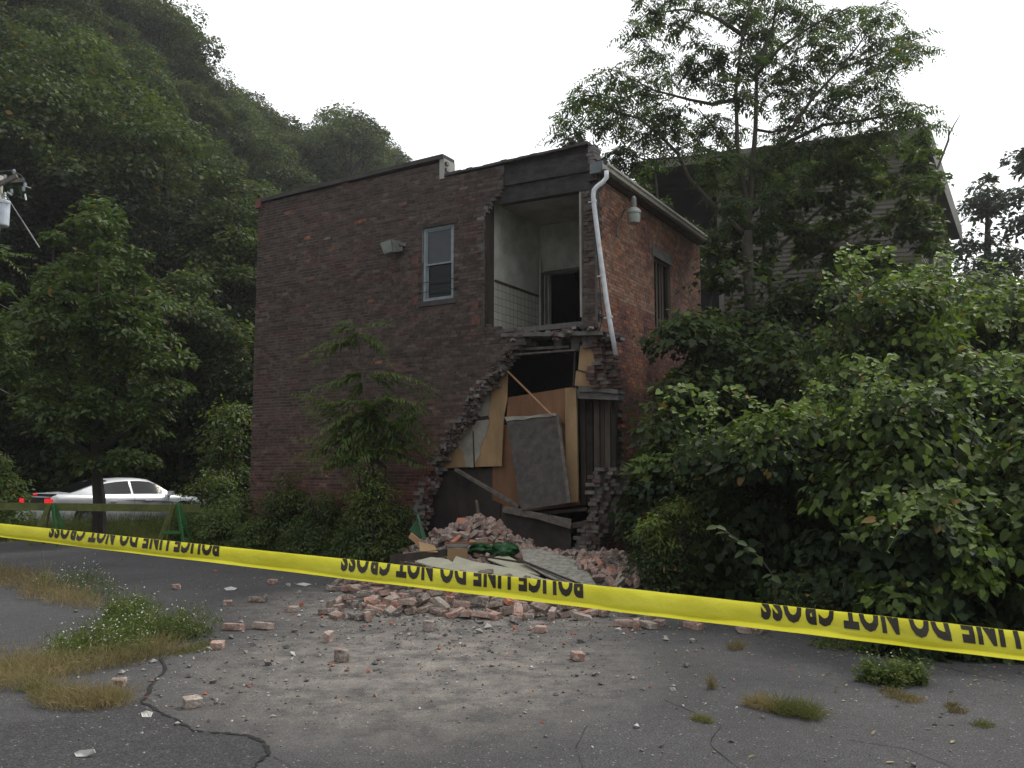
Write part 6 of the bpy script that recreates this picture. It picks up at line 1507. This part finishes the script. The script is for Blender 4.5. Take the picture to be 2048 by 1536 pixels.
#=====WEEDS AND GRASS ON THE ASPHALT=====
def blades(name, region, n, h0, h1, w, mat_, label, cat, group=None, kind=None, lean=.5, young=(0, .3), flowers=0, leafy=0, ll=.04, seed=0, clumpy=0, parent_parts=True):
    """region: list of (px,py,r metres) tufts"""
    g = np.random.default_rng(seed); cen = [(G(x, y), r) for x, y, r in region]; c0 = cen[0][0].copy()
    lb = LB(); P = np.zeros((n, 3)); wts = np.array([r * r for _, r in cen]); wts = wts / wts.sum(); idx = g.choice(len(cen), n, p=wts)
    a = g.random(n) * 6.283; rr = np.sqrt(g.random(n)) ** 1.3; cx = np.array([c.x for c, _ in cen]); cy = np.array([c.y for c, _ in cen]); cr = np.array([r for _, r in cen])
    P[:, 0] = cx[idx] + np.cos(a) * rr * cr[idx] * 1.25 - c0.x; P[:, 1] = cy[idx] + np.sin(a) * rr * cr[idx] - c0.y
    H = g.uniform(h0, h1, n) * (1.1 - .5 * rr)
    T = np.stack([g.normal(size=n) * lean, g.normal(size=n) * lean, np.ones(n)], 1); T = nrm(T)
    Nn = g.normal(size=(n, 3)) * [1, 1, .2] + [0, -.4, 0]
    # two segments, the upper bent over
    lb.add(P, Nn, T, H * .62, np.full(n, w) * g.uniform(.7, 1.4, n), 'diamond', np.clip(g.uniform(*young, n), 0, 1))
    P2 = P + nrm(T) * (H * .45)[:, None]; T2 = nrm(T * [1.9, 1.9, .55] + g.normal(size=(n, 3)) * .15)
    lb.add(P2, Nn, T2, H * .6, np.full(n, w * .8), 'diamond', np.clip(g.uniform(*young, n), 0, 1))
    me = lb.mesh('blades', mat_)
    if not (flowers or leafy):
        o = bpy.data.objects.new(name, me); col.objects.link(o); o.location = c0; return tag(o, label, cat, group, kind)
    root = empty(name, c0, label, cat, group)
    o = bpy.data.objects.new('stems', me); col.objects.link(o); o.parent = root
    if leafy:
        lb = LB(); m_ = leafy; j = g.integers(0, n, m_); f = g.random(m_) * .9; Q = P[j] + T[j] * (H[j] * f)[:, None]; L = g.uniform(ll * .62, ll * 1.38, m_)
        lb.add(Q, g.normal(size=(m_, 3)) * .5 + [0, 0, .8], g.normal(size=(m_, 3)), L, L * .35, 'diamond', np.clip(g.uniform(0, .5, m_), 0, 1)); lb.build('leaves', M['leaf_weed'], root)
    if flowers:
        j = g.integers(0, n, flowers); Q = P[j] + T[j] * (H[j] * g.uniform(.7, 1.15, flowers))[:, None] + g.normal(size=(flowers, 3)) * .02
        vs2, f2 = [], []
        mf = MB()
        for q_ in Q:
            r = g.uniform(.005, .0095); nn = Vector((g.normal() * .5, g.normal() * .5 - .4, 1)).normalized(); xa = nn.orthogonal().normalized(); ya = nn.cross(xa); c_ = Vector(q_)
            mf.add([c_ + (xa * math.cos(t) + ya * math.sin(t)) * r for t in [k * 1.0472 for k in range(6)]] + [c_ + nn * .003], [(k, (k + 1) % 6, 6) for k in range(6)])
        o = mf.build('flowers', M['petal']); o.parent = root
    return root
WG = 'flowering weeds growing out of the asphalt'
blades('flowering_weeds', [(170, 1310, .28), (130, 1325, .2), (215, 1300, .3), (240, 1315, .22)], 420, .2, .42, .008, M['grass_green'], 'white-flowered weed clump on the left, nearest the dry grass', 'weeds', WG, flowers=130, leafy=2600, seed=1, lean=.3)
blades('flowering_weeds', [(300, 1285, .3), (340, 1280, .3), (380, 1270, .25), (270, 1265, .3)], 460, .22, .45, .008, M['grass_green'], 'widest white-flowered weed clump, reaching right towards the brick pair', 'weeds', WG, flowers=110, leafy=3200, seed=2, lean=.32)
blades('flowering_weeds', [(250, 1250, .25), (270, 1240, .2)], 150, .3, .45, .012, M['grass_green'], 'dark green leafy clump between the two white-flowered clumps', 'weeds', WG, flowers=25, leafy=2400, seed=3, lean=.35)
blades('flowering_weeds', [(130, 1185, .35), (165, 1170, .3), (200, 1200, .3)], 260, .25, .5, .006, M['grass_green'], 'sparse far white-flowered weeds just below the tape at left', 'weeds', WG, flowers=120, leafy=700, seed=4, lean=.3)
DG = 'dry grass strips in the cracks of the asphalt'
blades('dry_grass_tuft', [(30, 1165, .45), (70, 1175, .4), (-30, 1150, .5), (0, 1160, .4)], 1300, .14, .38, .007, M['grass_dry'], 'far strip of dry orange grass at the left edge below the tape', 'grass', DG, seed=5)
blades('dry_grass_tuft', [(110, 1195, .35), (140, 1205, .3), (175, 1215, .25), (90, 1185, .3)], 1000, .12, .34, .006, M['grass_dry'], 'dry grass fringe below the sparse far flowers', 'grass', DG, seed=6)
blades('dry_grass_tuft', [(30, 1350, .3), (80, 1345, .3), (120, 1350, .2), (-20, 1360, .3), (50, 1372, .25)], 2200, .10, .36, .0045, M['grass_dry'], 'thick tan grass mat around the rounded tan rock', 'grass', DG, seed=7, lean=.55, young=(0, .6))
blades('dry_grass_tuft', [(210, 1332, .2), (250, 1325, .2), (290, 1315, .2), (330, 1305, .2), (180, 1340, .18)], 1300, .08, .32, .0045, M['grass_dry'], 'dry grass fringe in front of the flowering weeds', 'grass', DG, seed=8, lean=.5, young=(0, .6))
blades('dry_grass_tuft', [(120, 1408, .16), (150, 1412, .18), (190, 1412, .18), (222, 1410, .14), (100, 1398, .12)], 1500, .08, .28, .004, M['grass_dry'], 'nearest tan grass tuft by the lower left crack', 'grass', DG, seed=9, lean=.55, young=(0, .5))
blades('green_grass_tuft', [(100, 1392, .14), (215, 1405, .12), (70, 1380, .12), (140, 1400, .1)], 900, .05, .15, .006, M['grass_green'], 'green blades mixed into the nearest tan grass tuft', 'grass', None, seed=10, lean=.8, young=(.1, .8))
blades('green_grass_tuft', [(390, 1300, .16), (420, 1290, .14), (360, 1306, .14)], 600, .03, .09, .006, M['grass_green'], 'short mossy green patch by the upright brick stub', 'grass', None, seed=11, young=(.2, .9), lean=.9)
blades('tall_thin_weed', [(85, 1190, .08), (95, 1185, .06)], 40, .4, .75, .006, M['grass_dry'], 'single tall dry weed standing below the tape at far left', 'weed', None, leafy=120, seed=12, lean=.25)
TG = 'grass tufts on the right half of the asphalt'
blades('grass_tuft', [(1580, 1428, .10), (1610, 1432, .10), (1560, 1422, .08), (1625, 1440, .06)], 1100, .07, .2, .004, M['grass_green'], 'biggest green grass tuft on the right half of the asphalt', 'grass', TG, seed=13, young=(.0, .8), lean=.7)
blades('grass_tuft', [(1510, 1412, .07), (1530, 1418, .06), (1548, 1424, .05)], 500, .06, .17, .005, M['grass_dry'], 'dry tan side of the biggest green tuft', 'grass', TG, seed=14, lean=.7)
blades('grass_tuft', [(1405, 1442, .05), (1395, 1438, .04), (1415, 1446, .03)], 260, .02, .08, .005, M['grass_green'], 'tiny yellowish tuft left of the biggest green tuft', 'grass', TG, seed=15, young=(.4, 1), lean=.9)
blades('grass_tuft', [(1424, 1378, .035)], 90, .04, .16, .005, M['grass_dry'], 'thin upright dry tuft above the tiny yellowish one', 'grass', TG, seed=16, lean=.3)
blades('grass_tuft', [(1470, 1300, .07), (1480, 1296, .06)], 170, .05, .16, .005, M['grass_dry'], 'wispy reddish tuft below the pair of bricks at right', 'grass', TG, seed=17, lean=.5)
blades('grass_tuft', [(1800, 1395, .09), (1820, 1402, .08), (1780, 1385, .07)], 520, .02, .09, .006, M['grass_dry'], 'flattened tan grass under the tall right-hand weeds', 'grass', TG, seed=18, lean=1.1)
blades('grass_tuft', [(1915, 1425, .05), (1905, 1415, .04)], 200, .03, .09, .005, M['grass_dry'], 'small reddish tuft right of the tall right-hand weeds', 'grass', TG, seed=19, lean=.7)
blades('grass_tuft', [(1965, 1452, .06)], 160, .02, .08, .005, M['grass_green'], 'small green tuft near the right photo edge', 'grass', TG, seed=20, lean=.8, young=(.2, .7))
blades('tall_weeds', [(1780, 1370, .12), (1810, 1365, .13), (1745, 1362, .10), (1830, 1360, .08)], 200, .14, .28, .006, M['grass_green'], 'knee-high bushy weeds on the asphalt at right below the tape', 'weeds', None, flowers=14, leafy=3000, seed=21, lean=.35)
blades('tall_weeds', [(1600, 1255, .2), (1640, 1262, .2), (1570, 1246, .15)], 160, .2, .5, .006, M['grass_green'], 'wispy green weeds rising behind the tape in front of the dark low vines', 'weeds', None, flowers=6, leafy=1500, seed=22, lean=.3)
blades('tall_weeds', [(1680, 1292, .25), (1740, 1302, .2), (1780, 1308, .2)], 200, .08, .22, .006, M['grass_green'], 'low weeds at the asphalt edge under the lettered right end of the tape', 'weeds', None, flowers=6, leafy=1600, seed=23, lean=.5)
blades('tall_weeds', [(1510, 1262, .1), (1500, 1262, .08)], 40, .08, .2, .006, M['grass_green'], 'single spindly seedling beside the pair of bricks at right', 'weeds', None, leafy=120, seed=24, lean=.3)
# verge between lot and road, in front of the car
blades('verge_weeds', [(x, 1066 + (x % 37) * .35, .9) for x in range(-160, 470, 42)], 6500, .3, .8, .012, M['grass_green'], 'band of tall mixed weeds between the asphalt lot and the silver car', 'weeds', None, flowers=420, leafy=9000, seed=25, lean=.28)
lbm = None
tag_o = blades('verge_grass', [(x, 1074 + (x % 29) * .3, .8) for x in range(-400, 520, 36)], 9000, .10, .32, .012, M['grass_green'], 'grass', 'grass', None, kind='stuff', seed=26, lean=.5, young=(0, .5))
tag_o['label'] = 'rough green grass covering the verge beside the road'
gx = []
g = np.random.default_rng(71); lb = LB(); n = 26000
px_ = g.uniform(1250, 2300, n); Yg = g.uniform(8, 19, n); Pg = np.stack([(px_ - 1024) / F * Yg, Yg, g.random(n) ** 2 * .35], 1)
ok = np.array([p[1] > interp(p[0], [1.9, 3.0, 4.2, 6], [12.9, 9.6, 7.3, 6.2]) + .15 for p in Pg]) & np.array([(Vector((p[0], p[1], 0)) - C0).dot(U) < -.25 or (Vector((p[0], p[1], 0)) - C0).dot(V) < -.1 for p in Pg])
Pg = Pg[ok]; L = g.uniform(.06, .13, len(Pg)); lb.add(Pg, g.normal(size=Pg.shape) * .5 + [0, -.2, .8], g.normal(size=Pg.shape), L, L * .8, 'leaf', np.clip(g.normal(0, .12, len(Pg)), 0, 1))
tag(lb.build('ground_ivy', M['leaf_vine']), 'dark ivy and weeds covering the ground of the right thicket', 'ground cover', kind='stuff')

TWG = 'tall ragged weeds in front of the brick wall'
for i, (x, y, r, n, h, lf, lab) in enumerate([(560, 1098, .5, 70, 1.25, 1500, 'tall ragged weeds leaning over the left part of the brush by the brick wall'), (640, 1104, .45, 60, 1.0, 1300, 'ragged weeds standing in the middle of the brush by the brick wall'), (470, 1090, .6, 80, 1.1, 1500, 'tall wispy weeds between the barricade end and the brick wall'), (720, 1112, .35, 45, .8, 900, 'weeds spilling onto the asphalt under the young sapling'), (390, 1086, .6, 70, 1.0, 1200, 'tall wispy weeds hiding the front wheel of the silver car'), (805, 1118, .22, 30, .55, 500, 'weeds next to the long dark plank left of the debris')]):
    blades('tall_weeds', [(x, y, r), (x + 25, y + 2, r * .7), (x - 25, y - 1, r * .7)], n, h * .5, h, .014, M['grass_green'], lab, 'weeds', TWG, leafy=lf, ll=.085, seed=130 + i, lean=.22, flowers=20 if i in (2, 4) else 0)
m = MB()
for pl in ([(1500, 1560), (1420, 1490), (1440, 1450), (1330, 1400)], [(60, 1230), (180, 1238), (260, 1228)], [(1180, 1560), (1150, 1500), (1175, 1450)], [(1700, 1480), (1820, 1500), (1960, 1560)]):
    m.add(*ribbon([G(x, y) for x, y in pl], 0.0008, 0.004, 0.0035, rl))
tag(m.build('hairline_crack', M['crack']), kind='structure')
lb = LB(); g = np.random.default_rng(88); n = 520; px_ = np.where(g.random(n) < .6, g.uniform(1300, 2048, n), g.uniform(150, 800, n)); py_ = np.where(px_ > 1250, 1200 + (px_ - 1290) * .17 + g.exponential(60, n), g.uniform(1110, 1190, n))
Pg = np.array([list(G(x, y, .006)) for x, y in zip(px_, py_)]); L = g.uniform(.02, .06, n)
lb.add(Pg, g.normal(size=(n, 3)) * .22 + [0, 0, 1], g.normal(size=(n, 3)), L, L * .45, 'leaf', g.random(n) * .3); tag(lb.build('fallen_leaves', M['grass_dry']), 'dry fallen leaves and twigs scattered on the asphalt', 'leaves', kind='stuff')

#=====HAZE=====
m = MB(); m.box(10, 95, 38.9, 330, 215, 80); hz = m.build('haze', M['soil']); tag(hz, kind='stuff')
hm = bpy.data.materials.new('haze'); hm.use_nodes = True; nt = hm.node_tree; nt.nodes.clear()
pv = nt.nodes.new('ShaderNodeVolumePrincipled'); pv.inputs['Density'].default_value = 0.0006; pv.inputs['Color'].default_value = (0.97, 0.98, 1, 1); pv.inputs['Anisotropy'].default_value = 0.55
ou = nt.nodes.new('ShaderNodeOutputMaterial'); nt.links.new(pv.outputs[0], ou.inputs['Volume']); hz.data.materials[0] = hm
